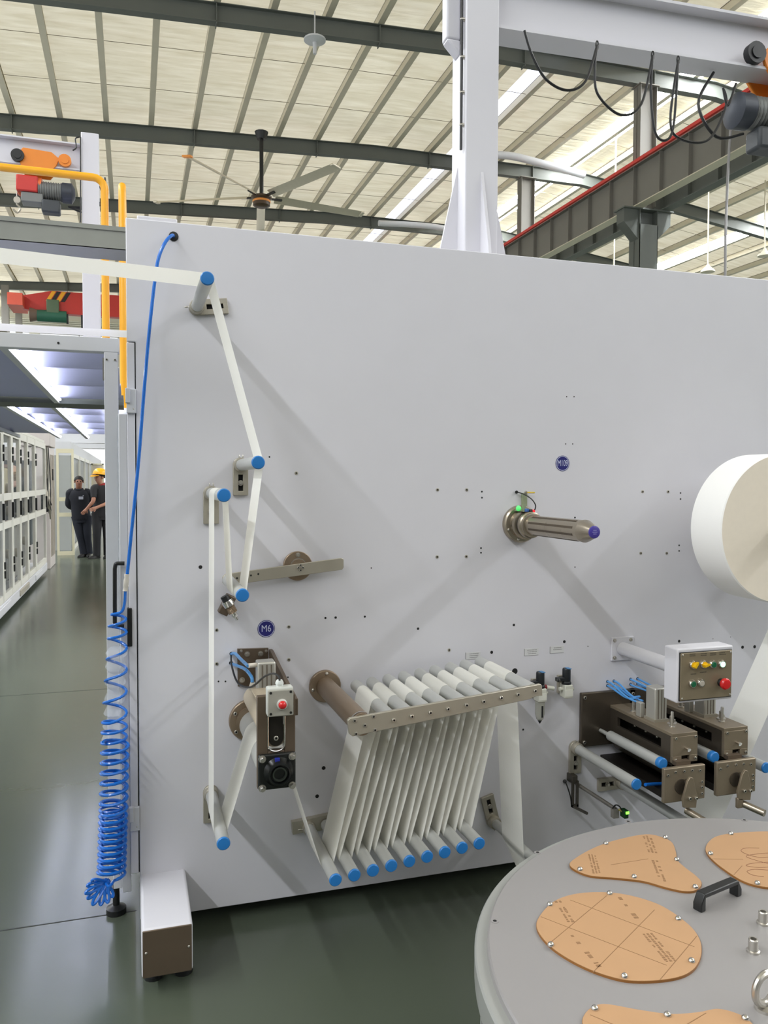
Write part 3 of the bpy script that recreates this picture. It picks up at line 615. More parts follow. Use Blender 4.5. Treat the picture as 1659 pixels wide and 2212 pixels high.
# cables and the pale pink cabinet beyond
cb = thing('cable_bundle', 'tangle of dark cables hanging past the end of the guard doors', 'cables', (GX, 12, 1))
rr = random.Random(3)
for k in range(9):
    y = 11.55 + .05 * k; x = GX + .02 * rr.random(); pts = [(x, y, 2.1), (x + .02, y + .1 * rr.random(), 1.6 - .2 * rr.random()), (x + .03, y - .1, 1.2), (x + .02, y + .25, .85 + .3 * rr.random()), (x - .02, y + .3, 1.2)]
    b = MB(); b.tube(spline(pts, 5), .014, 6); b.build('cable', BLACK if k % 3 else PLATE, cb)
b = MB(); b.box(GX - .08, GX + .04, 11.62, 11.9, 1.02, 1.35); b.build('connector_box', BLACK, cb, bevel=.02)
t = thing('control_cabinet', 'pale pinkish control cabinet between the cables and the open guard door', 'cabinet', (GX - .2, 12.7, 0))
b = MB(); b.box(GX - .6, GX + .0, 12.25, 13.2, 0, 2.12); b.build('body', mat('pinkish_white', (206, 198, 194), .45), t, bevel=.01)
b = MB(); b.box(GX - .5, GX + .02, 12.2, 13.2, 2.14, 2.62); b.build('duct_hood', mat('pinkish_white', (206, 198, 194), .45), t, bevel=.01)
for y in (12.4, 12.6, 12.8, 13.0): 
    b = MB(); b.box(GX - .001, GX + .012, y, y + .02, .2, 2.0); b.build('rib', PLATE, t)
b = MB(); b.box(GX, GX + .02, 12.7, 12.85, 1.55, 1.75); b.build('switch', BLACK, t)
guard_door('open_guard_door', 'cream framed guard door standing open across the aisle edge', (-1.50, 14.95), (-1.165, 14.95), .0, 2.2, CREAMF, False, sw=.045)
for i in range(4):
    guard_door('machine_guard_door', ['far glazed guard door just behind the open cream door', 'far glazed guard door behind the man without helmet', 'far glazed guard door beyond the two men', 'most distant glazed guard door down the aisle'][i], (-1.28, 16.4 + i * 2.3), (-1.28, 18.5 + i * 2.3), .0, 2.15, FRAME, False, 'far glazed guard doors')
t = thing('far_machine', 'far pale machine body behind the distant guard doors', 'machine', (-1.6, 21, 0)); b = MB(); b.box(-2.0, -1.32, 16.2, 34, 0, 2.1); b.build('body', mat('machine_back_grey', (150, 152, 150), .5), t); b = MB(); b.box(-2.0, -1.3, 16.2, 34, 2.1, 2.4); b.build('top_duct', WHITE2, t)
t = thing('notice_board', 'pale tall board standing between the two men in the background', 'board', (-.95, 22, 0)); b = MB(); b.box(-1.13, -.83, 22, 22.05, .9, 2.0); b.build('panel', mat('board_pale', (206, 196, 182), .5), t); b = MB(); b.box(-1.15, -1.11, 21.98, 22.07, 0, 2.04); b.box(-.85, -.81, 21.98, 22.07, 0, 2.04); b.box(-1.15, -.81, 21.98, 22.07, 2.0, 2.04); b.build('frame', CREAMF, t)
# ------------------------------------------------------------------ the two men in the aisle
SKIN = mat('skin_warm', (150, 104, 84), .55, var=.04); SKIN2 = mat('skin_lighter', (176, 126, 104), .55, var=.04)
HAIR = mat('black_hair', (20, 16, 15), .7, bump=.2, scale=60); NAVY = mat('dark_navy_cloth', (22, 24, 34), .85, var=.15, scale=30); CHAR = mat('charcoal_cloth', (40, 40, 44), .85, var=.15, scale=30)
JEAN = mat('dark_denim', (30, 34, 46), .85, var=.15, scale=40); SHOE = mat('black_shoe', (16, 15, 15), .6); REDC = mat('red_collar', (150, 34, 38), .8); HELM = mat('yellow_helmet', (240, 176, 30), .3)
def skin_obj(name, verts, edges, rad, m, parent, root=0, sub=2):
    me = bpy.data.meshes.new(name); me.from_pydata([tuple(v) for v in verts], edges, []); o = bpy.data.objects.new(name, me); COL.objects.link(o)
    s = o.modifiers.new('skin', 'SKIN'); sv = me.skin_vertices[0].data
    for i, r in enumerate(rad):
        sv[i].radius = r if isinstance(r, tuple) else (r, r); sv[i].use_root = (i == root)
    s.use_smooth_shade = True
    ss = o.modifiers.new('sub', 'SUBSURF'); ss.levels = sub; ss.render_levels = sub
    dg = bpy.context.evaluated_depsgraph_get(); dg.update(); m2 = bpy.data.meshes.new_from_object(o.evaluated_get(dg)); bpy.data.objects.remove(o)
    m2.materials.clear(); m2.materials.append(m); m2.polygons.foreach_set('use_smooth', [True] * len(m2.polygons)); m2.name = name
    o = bpy.data.objects.new(name, m2); COL.objects.link(o); o.parent = parent; return o
def person(label, loc, J, H, skin, shirt, trousers, headdir, hat):
    t = thing('person', label, 'person', loc); D = {k: V(v) for k, v in J.items()}
    hd = V(headdir).normalized(); side = hd.cross(V((0, 0, 1))).normalized()
    vs = []; es = []; rd = []; ix = {}
    def add(k, p, r, par=None):
        ix[k] = len(vs); vs.append(V(p)); rd.append(r)
        if par: es.append((ix[par], ix[k]))
    add('pel', D['pel'], (.12, .09)); add('wst', D['wst'], (.11, .085), 'pel'); add('chs', D['chs'], (.13, .09), 'wst'); add('nkb', D['nkb'], (.07, .066), 'chs'); add('nk', D['nk'], .055, 'nkb')
    hc = D['head']; add('jaw', hc - V((0, 0, .075)) + hd * .02, (.058, .062), 'nk'); add('face', hc + hd * .012, (.074, .086), 'jaw'); add('crown', hc + V((0, 0, .075)), (.062, .075), 'face')
    for s in 'LR':
        add('sh' + s, D['sh' + s], .05, 'chs'); add('el' + s, D['el' + s], .043, 'sh' + s); add('wr' + s, D['wr' + s], .03, 'el' + s); hdv = (D['wr' + s] - D['el' + s]).normalized()
        add('pa' + s, D['wr' + s] + hdv * .07, (.042, .022), 'wr' + s)
        add('hip' + s, D['hip' + s], .085, 'pel'); add('kn' + s, D['kn' + s], .058, 'hip' + s); add('an' + s, D['an' + s] - V((0, 0, .03)), .034, 'kn' + s); add('toe' + s, (D['toe' + s] - D['an' + s]) * .7 + D['an' + s] - V((0, 0, .03)), (.028, .02), 'an' + s)
        sd = hdv.cross(V((0, 1, 0.2))).normalized()
        for f in range(4):
            o0 = vs[ix['pa' + s]] + sd * (f - 1.5) * .019; ln = (.052, .06, .056, .044)[f]
            add('f%d%s' % (f, s), o0 + hdv * .03, .0095, 'pa' + s); add('g%d%s' % (f, s), o0 + hdv * (.03 + ln * .6) + V((0, -.01, 0)), .0085, 'f%d%s' % (f, s)); add('h%d%s' % (f, s), o0 + hdv * (.03 + ln) + V((0, -.028, 0)), .007, 'g%d%s' % (f, s))
        add('t0' + s, D['wr' + s] + hdv * .04 + sd * .04 + V((0, -.01, 0)), .011, 'pa' + s); add('t1' + s, D['wr' + s] + hdv * .085 + sd * .06 + V((0, -.02, 0)), .009, 't0' + s)
    skin_obj('body', vs, es, rd, skin, t)
    # face parts
    b = MB(); b.lathe(hc + hd * .085 + V((0, 0, .012)), hd * .6 + V((0, 0, -.55)), [(.008, 0), (.013, .02), (.016, .035), (.006, .045)], 10); b.build('nose', skin, t, world=False)
    b = MB()
    for s in (-1, 1):
        b.lathe(hc + hd * .088 + side * s * .031 + V((0, 0, .018)), hd, [(.012, 0), (.009, .004), (.003, .006)], 10)
    b.build('eyes', HAIR, t, world=False)
    b = MB(); b.obox(hc + hd * .094 + V((0, 0, -.045)), (.045, .008, .011), Matrix((side, hd, V((0, 0, 1)))).transposed()); b.build('mouth', mat('lips', (120, 66, 60), .5), t, world=False, bevel=.004)
    b = MB()
    for s in (-1, 1):
        b.lathe(hc + side * s * .078 - hd * .01, side * s, [(.01, -.005), (.024, .006), (.018, .014), (.006, .014)], 10)
    b.build('ears', skin, t, world=False)
    b = MB(); n = 14; prof = [(.092 * math.cos(a), .098 * math.sin(a)) for a in [-.15 + k * (PI / 2 + .1) / 7 for k in range(8)]]
    b.lathe(hc + V((0, 0, .03)) - hd * .022, V((0, 0, 1)) - hd * .42, [(r + .002, h) for r, h in prof], 18); b.build('hair', HAIR, t, world=False)
    if hat:
        b = MB(); up = V((0, 0, 1)) - hd * .12; pr = [(.135 * math.cos(a) ** .8 + .002, .125 * math.sin(a)) for a in [k * PI / 2 / 8 for k in range(9)]]
        b.lathe(hc + V((0, 0, .062)) - hd * .01, up, [(.15, -.008), (.15, 0)] + pr, 22)
        b.prism([hc + V((0, 0, .056)) + hd * .1 + side * s for s in (-.11, .11)] + [hc + V((0, 0, .046)) + hd * .185 + side * s for s in (.06, -.06)], (0, 0, .01)); b.build('safety_helmet', HELM, t, world=False)
    # clothes
    sl = .72 if hat else 1.0
    def loft(b, rings, n=20):
        vs = []; fs = []
        for c, rx, ry in rings: vs += [c + V((math.cos(2 * PI * k / n) * rx, math.sin(2 * PI * k / n) * ry, 0)) for k in range(n)]
        for i in range(len(rings) - 1):
            for k in range(n): fs.append((i * n + k, i * n + (k + 1) % n, (i + 1) * n + (k + 1) % n, (i + 1) * n + k))
        fs += [tuple(reversed(range(n))), tuple(range(len(vs) - n, len(vs)))]; b.add(vs, fs)
    z = lambda q, dz: q + V((0, 0, dz))
    b = MB(); shc = (D['shL'] + D['shR']) / 2
    loft(b, [(z(D['pel'], -.10), .178, .145), (z(D['pel'], -.02), .182, .15), (D['wst'], .172, .14), (z(D['wst'], .1), .186, .145), (D['chs'], .205, .15), (z(shc, -.03), .205, .14), (z(shc, .03), .185, .125), (z(shc, .065), .12, .095), (D['nkb'], .075, .07)])
    for s in 'LR':
        a, c = D['sh' + s], D['el' + s]; e = a.lerp(c, sl); nx = D['wr' + s]
        pts = spline([a.lerp(shc, .35) + V((0, 0, .01)), a, a.lerp(c, .4), e] + ([c.lerp(nx, .5), c.lerp(nx, .95)] if sl == 1.0 else []), 4)
        b.tube(pts, [.082 - .03 * k / len(pts) for k in range(len(pts))], 14)
    b.build('shirt', shirt, t, world=False, ang=60)
    b = MB(); loft(b, [(z(D['pel'], -.16), .165, .13), (z(D['pel'], -.06), .168, .135), (z(D['pel'], .04), .16, .128)])
    for s in 'LR': pts = spline([z(D['hip' + s], .03), D['hip' + s].lerp(D['kn' + s], .4), D['kn' + s], D['kn' + s].lerp(D['an' + s], .6), z(D['an' + s], -.04)], 4); b.tube(pts, [.115 - .042 * min(1, k / 10) for k in range(len(pts))], 16)
    b.build('trousers', trousers, t, world=False, ang=60)
    for s in 'LR':
        a = D['an' + s]; c = D['toe' + s]; u = (c - a); u.z = 0; u.normalize(); f0 = V((a.x, a.y, 0)) - u * .07; pts = [f0 + u * q for q in (0, .03, .1, .17, .23, .265)]
        b = MB(); w = V((-u.y, u.x, 0)); pr = [(.03, .05), (.045, .1), (.05, .085), (.054, .06), (.048, .045), (.02, .03)]; vs = []; fs = []; n = 10
        for p_, (hw, h) in zip(pts, pr): vs += [p_ + w * (hw * math.cos(PI * k / (n - 1))) + V((0, 0, .004 + h * math.sin(PI * k / (n - 1)) ** .7)) for k in range(n)]
        for i in range(5):
            for k in range(n): fs.append((i * n + k, i * n + (k + 1) % n, (i + 1) * n + (k + 1) % n, (i + 1) * n + k))
        fs += [tuple(range(n)), tuple(range(6 * n - 1, 5 * n - 1, -1))]; b.add(vs, fs); b.build('shoe', SHOE, t, world=False, ang=60)
    b = MB(); b.lathe(D['nkb'] + V((0, 0, -.01)), D['nk'] - D['nkb'], [(.1, 0), (.085, .045), (.07, .05)], 16, False, False); b.build('collar', REDC if hat else shirt, t, world=False, solid=.01)
    return t
Lp = onz(181, 1203, 0); S = 1.0
person('man in dark shirt and jeans with a light badge, standing without helmet in the aisle', Lp, {
    'pel': (-.04, 0, .86), 'wst': (-.06, 0, 1.02), 'chs': (-.075, 0, 1.2), 'nkb': (-.08, -.01, 1.35), 'nk': (-.08, -.02, 1.4), 'head': (-.075, -.04, 1.515),
    'shL': (-.25, .01, 1.3), 'elL': (-.28, .06, 1.06), 'wrL': (-.12, .15, .93), 'shR': (.1, .01, 1.3), 'elR': (.15, .07, 1.06), 'wrR': (.02, .15, .93),
    'hipL': (-.12, 0, .8), 'knL': (-.06, -.03, .45), 'anL': (.0, 0, .1), 'toeL': (-.07, -.13, .04), 'hipR': (.06, 0, .8), 'knR': (.07, -.03, .45), 'anR': (.1, .02, .1), 'toeR': (.1, -.13, .04)},
    1.62, SKIN, NAVY, JEAN, (.1, -1, -.05), False)
pl = [o for o in bpy.data.objects if o.name == 'person'][0]
b = MB(); b.box(-.075, .01, -.158, -.15, 1.17, 1.225); b.box(-.0, .02, -.158, -.15, 1.235, 1.25); b.build('badge', mat('badge_grey', (170, 174, 190), .5), pl, world=False)
Rp = onz(217, 1206, 0)
person('man in yellow safety helmet and charcoal shirt with red collar, turned to his companion', Rp, {
    'pel': (.03, 0, .93), 'wst': (.04, 0, 1.08), 'chs': (.05, 0, 1.28), 'nkb': (.04, -.01, 1.44), 'nk': (.02, -.015, 1.49), 'head': (-.0, -.03, 1.605),
    'shL': (-.1, -.1, 1.39), 'elL': (-.11, -.2, 1.14), 'wrL': (-.23, -.16, 1.0), 'shR': (.2, .08, 1.39), 'elR': (.22, -.1, 1.13), 'wrR': (-.05, -.26, 1.02),
    'hipL': (-.05, -.03, .87), 'knL': (-.06, -.05, .5), 'anL': (-.07, .0, .1), 'toeL': (-.17, -.09, .04), 'hipR': (.12, .03, .87), 'knR': (.13, .0, .5), 'anR': (.13, .03, .1), 'toeR': (.1, -.12, .04)},
    1.75, SKIN2, CHAR, CHAR, (-.75, -.65, -.15), True)
# ------------------------------------------------------------------ guide rollers on the panel
def guide_roller(label, c, L=.42, br='down', r=.0195, group='blue capped guide rollers', bracket=True, ybase=0.0):
    x, z = c; t = thing('guide_roller', label, 'roller', (x, ybase, z), group)
    Y = lambda y: ybase + y
    if bracket:
        u = {'down': V((0, 0, -1)), 'right': V((1, 0, .12)).normalized(), 'left': V((-1, 0, 0)), 'up': V((-.25, 0, 1)).normalized()}[br]; s = V((0, 1, 0)).cross(u).normalized()
        o = V((x, Y(-.007), z)); R = Matrix((u, V((0, 1, 0)), s)).transposed()
        b = MB(); w = .052
        for sg in (-1, 1): b.obox(o + u * .052 + s * sg * (w / 2 - .009), (.105, .014, .018), R)
        b.obox(o + u * .015, (.036, .014, .02), R); b.obox(o + u * .097, (.015, .014, .02), R); b.lathe((x, Y(0), z), (0, -1, 0), [(.026, 0), (.026, .014)], 24)
        bk = b.build('bracket', PLATE, t, bevel=.0015)
        b = MB(); b.obox(o + u * .06 + V((0, .0055, 0)), (.06, .002, .018), R); b.build('slot_shadow', HOLE, bk)
        bolt(t, o + u * .062 + V((0, -.004, 0)), (0, -1, 0), .0075, .009, 'hex')
        b = MB(); b.lathe((x, Y(-.012), z), (0, -1, 0), [(.0235, 0), (.0245, .003), (.0245, .022), (.022, .026)], 24); b.build('clamp_ring', PLATE, t)
        for dx in (-.006, .006): bolt(t, V((x + dx, Y(-.022), z)) - u * .024, -u, .0028, .011, 'dome', name='set_screw')
    b = MB(); b.cyl((x, Y(-.03), z), (x, Y(-L + .004), z), r, n=28); b.build('tube', ALU, t)
    b = MB(); b.lathe((x, Y(-L + .005), z), (0, -1, 0), [(r + .0006, 0), (r + .0006, .003), (r - .002, .0065), (r * .3, .0072)], 28); b.build('end_cap', BLUE, t)
    return t
R1 = on(448, 601, -.42); R2 = on(558, 999, -.42); R3 = on(484, 1070, -.42); R4 = on(524, 1286, -.42); R5 = on(483, 1823, -.42); RR = on(1376, 1695, -.42)
xz = lambda p: (p.x, p.z)
guide_roller('top left guide roller at the end of the incoming white web', xz(R1), br='right')
guide_roller('guide roller with slotted bracket at half height of the panel', xz(R2))
guide_roller('guide roller just above the dancer arm with the web over its top', xz(R3))
guide_roller('lone low guide roller at the bottom of the long vertical web strip', xz(R5))
guide_roller('long bare guide roller left of the twin slitter blocks', xz(RR), L=.42)
r6 = on(1510, 1765, -.46); guide_roller('guide roller under the twin slitter blocks, mostly hidden by the round table', (on(1337, 1688, 0).x, on(1337, 1688, 0).z), L=.46, br='left')
guide_roller('guide roller at the right frame edge beside the slitter blocks', xz(on(1656, 1659, -.43)), L=.43, br='down')
low = [on(*q, -.42) for q in [(725, 1902), (766, 1890), (806, 1879), (845, 1869), (885, 1860), (924, 1851), (961, 1840), (998, 1831), (1036, 1822)]]
low = [(V((.593 + k * .0609, 0, .308 + k * .0063))) for k in range(9)]
ords = ['first and lowest', 'second', 'third', 'fourth', 'fifth', 'sixth', 'seventh', 'eighth', 'last and highest']
for k, p in enumerate(low):
    guide_roller('%s blue capped roller from the left in the lower festoon row' % ords[k], (p.x, p.z), L=.42, br='left' if k else 'right', group='nine festoon rollers low on the panel', bracket=(k in (0,)))
b = MB(); b.bar((low[0].x - .06, -.012, low[0].z + .004), (low[8].x + .05, -.012, low[8].z + .004), .022, .045, (0, 0, 1)); tag(b.build('roller_mounting_bar', PLATE), 'flat steel bar on the panel carrying the lower row of nine rollers', 'bar')
last = V((1.322, 0, .236)); guide_roller('guide roller with upright bracket at the right end of the festoon', (last.x, last.z), L=.36, br='up', r=.017)
# ------------------------------------------------------------------ dancer arm
hub = on(642, 1222, 0); t = thing('dancer_arm', 'flat nickel dancer arm on a round flange carrying a blue capped roller', 'arm', hub)
b = MB(); b.lathe(hub, (0, -1, 0), [(.052, 0), (.052, .012), (.05, .014), (.027, .015), (.026, .03)], 36); fl = b.build('flange', BRONZE, t)
for a in (90, 210, 330): bolt(fl, hub + V((.04 * math.cos(math.radians(a)), -.014, .04 * math.sin(math.radians(a)))), (0, -1, 0), .0065, .007, 'hex')
b = MB(); b.lathe(hub + V((0, -.015, 0)), (0, -1, 0), [(.029, 0), (.029, .008)], 24, False, True); b.build('bearing_ring', CHROME, t)
ya = -.032; pts = [on(735, 1205, ya), on(741, 1207, ya), on(741, 1225, ya), on(738, 1230, ya), on(486, 1265, ya), on(480, 1258, ya), on(480, 1246, ya), on(487, 1239, ya)]
b = MB(); b.prism(pts, (0, -.01, 0)); ar = b.build('arm_bar', PLATE, t, bevel=.0015)
for q in ((512, 1249), (542, 1243), (558, 1240)): bolt(ar, on(*q, ya - .01) + V((0, .0015, 0)), (0, -1, 0), .0035, .002, 'hole', name='hole')
for dx, dz in ((-.008, 0), (.008, 0), (0, .009), (0, -.009)): bolt(ar, on(649, 1226, ya - .01) + V((dx, 0, dz)), (0, -1, 0), .0045, .006, 'socket')
r4x, r4z = R4.x, R4.z
b = MB(); b.cyl((r4x, -.04, r4z), (r4x, -.416, r4z), .0195, n=28); b.build('roller_tube', ALU, t)
b = MB(); b.lathe((r4x, -.415, r4z), (0, -1, 0), [(.0201, 0), (.0201, .003), (.0175, .0065), (.006, .0072)], 28); b.build('end_cap', BLUE, t)
# shock absorber under the dancer roller
a0 = on(486, 1291, -.05); a1 = on(514, 1342, -.05); d = (a1 - a0).normalized(); t = thing('shock_absorber', 'small chrome threaded shock absorber below the dancer arm roller', 'damper', a0)
b = MB(); b.lathe(a0 + d * .012, d, [(.019, 0), (.02, .004), (.02, .02), (.017, .022)], 20); b.build('collar_nut', CHROME, t)
b = MB(); b.lathe(a0 + d * .034, d, [((.0165 if i % 2 else .0145), .0022 * i) for i in range(12)], 18); b.build('threaded_body', BRONZE, t)
b = MB(); b.cyl(a0 + d * .06, a0 + d * .07, .011, n=14); b.lathe(a0 + d * .068, d, [(.0105, 0), (.0105, .007)], 6); b.cyl(a0 + d * .075, a0 + d * .088, .006, n=12); b.build('tip', CHROME, t)
b = MB(); b.obox(a0 + d * .032 + V((-.006, .028, 0)), (.034, .04, .07), Matrix.Rotation(-math.atan2(d.x, -d.z), 3, 'Y').transposed()); b.build('holder', DARKST, t, bevel=.003)
b = MB(); b.cyl(a0 - d * .006, a0 + d * .012, .014, n=16); b.build('rubber_stop', BLACK, t)
# ------------------------------------------------------------------ motor drive with press roller (M6 station)
DC = on(600, 1671, -.53); D0 = V((DC.x, 0, DC.z)); t = thing('web_drive_unit', 'bronze web drive unit with black square bearing under the M6 sticker', 'machine part', D0)
fc = V((.385, 0, .712)); D0 = V((.396, 0, .700))
b = MB(); b.lathe(V((fc.x, 0, fc.z)), (0, -1, 0), [(.073, 0), (.073, .012), (.07, .016), (.05, .017), (.05, .03)], 40); fl = b.build('flange', BRONZE, t)
for a in (150, 215, 270, 40): bolt(fl, fc + V((.06 * math.cos(math.radians(a)), -.016, .06 * math.sin(math.radians(a)))), (0, -1, 0), .0065, .007, 'socket')
b = MB(); b.cyl((D0.x, -.03, D0.z), (D0.x, -.484, D0.z), .05, n=40); b.build('drive_roller', ALU, t)
PC = on(597, 1592, -.5)
b = MB(); b.cyl((PC.x, -.05, PC.z), (PC.x, -.475, PC.z), .037, n=32); b.build('press_roller', CREAM, t)
yF = -.49; TL, TR, BR, BL = on(557, 1505, yF), on(637, 1497, yF), on(638, 1703, yF), on(558, 1706, yF)
sx0, sx1 = on(580, 0, yF).x, on(615, 0, yF).x; x0, x1 = .34, .452; zt, zb = TL.z, BL.z + .002; sz0, sz1 = on(600, 1622, yF).z, on(600, 1520, yF).z; sx0 = .371; sx1 = .42
b = MB(); b.box(x0, sx0, yF, yF + .02, zb, zt); b.box(sx1, x1, yF, yF + .02, zb, zt); b.box(sx0, sx1, yF, yF + .02, zb, sz0); b.box(sx0, sx1, yF, yF + .02, sz1, zt); b.build('side_plate', DARKST, t, bevel=.002)
b = MB(); n = 12; rr_ = (sx1 - sx0) / 2; cxs = (sx0 + sx1) / 2
ring = [V((cxs - rr_, yF - .002, sz1))] + [V((cxs - rr_ * math.cos(k * PI / n), yF - .002, sz0 + .018 - .018 * math.sin(k * PI / n))) for k in range(n + 1)] + [V((cxs + rr_, yF - .002, sz1))]
b.tube(ring, .0022, 6); b.build('slot_rim', CHROME, t)
b = MB(); pzs = PC.z; b.prism([(cxs - .021, yF + .006, sz1)] + [(cxs - .021 * math.cos(k * PI / n), yF + .006, pzs - .012 - .02 * math.sin(k * PI / n)) for k in range(n + 1)] + [(cxs + .021, yF + .006, sz1)], (0, .012, 0)); sl = b.build('slide_block', mat('blackened_steel', (44, 40, 36), .4, .5), t)
bolt(sl, (cxs, yF + .006, pzs - .008), (0, -1, 0), .007, .005, 'socket')
b = MB(); b.box(x0 + .004, x1 - .004, yF + .02, yF + .05, zb + .002, zb + .1); b.build('bearing_back', BLACKP, t, bevel=.004)
bz = D0.z; bs = .0555; bcx = (x0 + x1) / 2
b = MB(); b.box(bcx - bs, bcx + bs, yF - .013, yF, BL.z, BL.z + .106); bq = b.build('bearing_housing', BLACKP, t, bevel=.009, seg=3)
bcz = BL.z + .051
b = MB(); b.lathe((bcx + .004, yF - .013, bcz), (0, -1, 0), [(.044, 0), (.036, .01), (.034, .022), (.028, .024), (.026, .012)], 32, False, True); b.build('bearing_boss', BLACKP, bq)
b = MB(); b.lathe((bcx + .004, yF - .022, bcz), (0, -1, 0), [(.021, 0), (.021, .012), (.0165, .012), (.0165, .002)], 28, False, True); b.build('shaft_end', mat('dark_bore_steel', (70, 76, 70), .35, .7), bq)
b = MB(); b.box(bcx - .008, bcx + .006, yF - .024, yF - .012, bcz + .033, bcz + .043); b.build('blue_plug', mat('deep_blue_plastic', (40, 50, 150), .4), bq)
for sx in (-1, 1):
    for sz in (-1, 1): bolt(bq, (bcx + sx * .044, yF - .013, bcz + sz * .043), (0, -1, 0), .0085, .012, 'hex')
# mounting bracket plates and air cylinder above
q = [on(513, 1402, -.01), on(580, 1400, -.01), on(580, 1482, -.01), on(514, 1483, -.01)]
b = MB(); b.prism(q, (0, .01, 0)); bp = b.build('wall_plate', DARKST, t, bevel=.001)
for q in ((534, 1413), (563, 1412), (523, 1469), (521, 1406), (575, 1406)): bolt(bp, on(*q, -.01), (0, -1, 0), .0075 if q[1] > 1407 else .004, .007, 'hex')
xs_ = q2 = on(581, 1440, -.01).x
b = MB(); zA, zB, zC = on(580, 1401, 0).z, on(603, 1462, -.27).z, on(580, 1482, 0).z
b.prism([(xs_, -.01, zA), (xs_, -.04, zA), (xs_, -.30, zB), (xs_, -.47, zB - .02), (xs_, -.47, zB - .07), (xs_, -.01, zC)], (.012, 0, 0)); b.build('side_web', DARKST, t, bevel=.001)
yc = -.30; x0c, x1c = on(558, 0, yc).x, 0; p0 = on(557, 1432, yc); p1 = on(596, 1430, yc); p2 = on(576, 1495, yc)
b = MB(); b.box(p0.x, p1.x, yc, yc + .055, p2.z, p0.z); cyl_ = b.build('air_cylinder', ALU2, t, bevel=.005)
for fx in (.25, .5, .75):
    xx = p0.x + (p1.x - p0.x) * fx; b = MB(); b.box(xx - .0022, xx + .0022, yc - .0008, yc + .001, p2.z + .003, p0.z - .008); b.build('groove', mat('groove_grey', (120, 112, 100), .5, .4), cyl_)
b = MB(); pts = [on(538, 1488, -.36), on(575, 1486, -.36), on(577, 1524, -.40), on(560, 1526, -.40)]; b.prism([on(541, 1487, -.34), on(577, 1485, -.34), on(579, 1524, -.34), on(559, 1524, -.34)], (0, -.1, 0)); b.build('cylinder_mount', mat('warm_nickel', (186, 172, 150), .4, .4), t, bevel=.002)
for (qa, qb) in (((537, 1438), (556, 1436)), ((546, 1474), (541, 1489))):
    b = MB(); b.cyl(on(*qa, yc + .02), on(*qb, yc + .03), .0075, n=12); b.build('air_fitting', mat('off_white_fitting', (216, 208, 196), .5), t)
for pts in ([(500, 1413, 0), (508, 1412, -.06), (522, 1426, -.18), (536, 1439, -.28)], [(500, 1434, 0), (512, 1438, -.08), (530, 1446, -.2), (543, 1462, -.27), (545, 1474, -.28)]):
    b = MB(); b.tube(spline([on(*q) for q in pts], 7), .0055, 8); b.build('air_tube', PALEBLUE, t)
b = MB(); b.tube(spline([on(*q) for q in [(499, 1414, 0), (501, 1440, -.1), (513, 1474, -.2), (535, 1485, -.3), (552, 1478, -.36), (572, 1461, -.42), (590, 1455, -.48), (602, 1461, -.52), (604, 1470, -.53)]], 7), .0032, 7); b.build('signal_cable', BLACK, t)
for q in ((500, 1412), (499, 1432)): bolt(t, on(*q) + V((0, .002, 0)), (0, -1, 0), .007, .003, 'hole', name='cable_hole')
# signal lamp box
yb = -.535; a = on(578, 1488, yb); c = on(635, 1546, yb)
lb = thing('lamp_box', 'small grey box with a red signal lamp on the drive unit', 'signal box', (a.x, yb, c.z))
b = MB(); b.box(a.x, c.x, yb + .006, yb + .04, c.z, a.z); b.build('box', mat('box_light_grey', (196, 198, 192), .45), lb, bevel=.006, seg=3)
b = MB(); b.box(a.x + .001, c.x - .001, yb, yb + .008, c.z + .001, a.z - .006); ld = b.build('lid', mat('lid_grey', (158, 156, 146), .45), lb, bevel=.003)
for sx in (.12, .88):
    for sz in (.12, .84): bolt(ld, (a.x + (c.x - a.x) * sx, yb + .001, c.z + (a.z - c.z) * sz), (0, -1, 0), .0038, .002, 'hole', name='lid_screw')
lc = on(609, 1521, yb)
b = MB(); b.lathe(lc, (0, -1, 0), [(.0155, 0), (.0155, .006), (.0125, .008)], 24); b.build('bezel', mat('bezel_white', (214, 212, 206), .35, .3), lb)
b = MB(); b.lathe(lc + V((0, -.007, 0)), (0, -1, 0), [(.0115, 0), (.0115, .006), (.008, .011), (.003, .013)], 22); b.build('red_lens', REDB, lb)
b = MB(); g0 = V((on(604, 1484, yb + .02).x, yb + .022, a.z - .002)); b.lathe(g0, (0, 0, 1), [(.0105, 0), (.0105, .007), (.012, .008), (.012, .013), (.0085, .02), (.004, .021)], 10); b.build('cable_gland', mat('gland_white', (222, 226, 222), .4), lb)
b = MB(); b.box(a.x + .01, c.x - .012, yb + .04, yF, c.z + .01, a.z - .02); b.build('bracket', DARKST, lb)
# ------------------------------------------------------------------ festoon arm with the upper rollers
yP = -.485; fa = V((.655, 0, .812)); t = thing('web_accumulator', 'nickel arm bar on a bronze tube holding nine upper festoon rollers', 'roller arm', fa)
b = MB(); b.lathe(fa, (0, -1, 0), [(.058, 0), (.058, .012), (.055, .016), (.036, .017)], 40); fl = b.build('flange', BRONZE, t)
for a in (85, 190, 300): bolt(fl, fa + V((.047 * math.cos(math.radians(a)), -.016, .047 * math.sin(math.radians(a)))), (0, -1, 0), .0065, .006, 'dome')
b = MB(); b.cyl(fa + V((0, -.016, 0)), (fa.x + .008, yP + .012, fa.z - .004), .0345, n=36); b.build('support_tube', BRONZE, t)
b = MB(); b.lathe((fa.x + .008, yP + .03, fa.z - .004), (0, -1, 0), [(.0365, 0), (.0365, .006)], 32, False, False); b.build('weld_ring', CHROME, t)
pts = [on(756, 1552, yP), on(1168, 1478, yP), on(1171, 1481, yP), on(1172, 1503, yP), on(1158, 1504, yP), on(1143, 1511, yP), on(762, 1591, yP), on(755, 1586, yP), on(751, 1557, yP)]
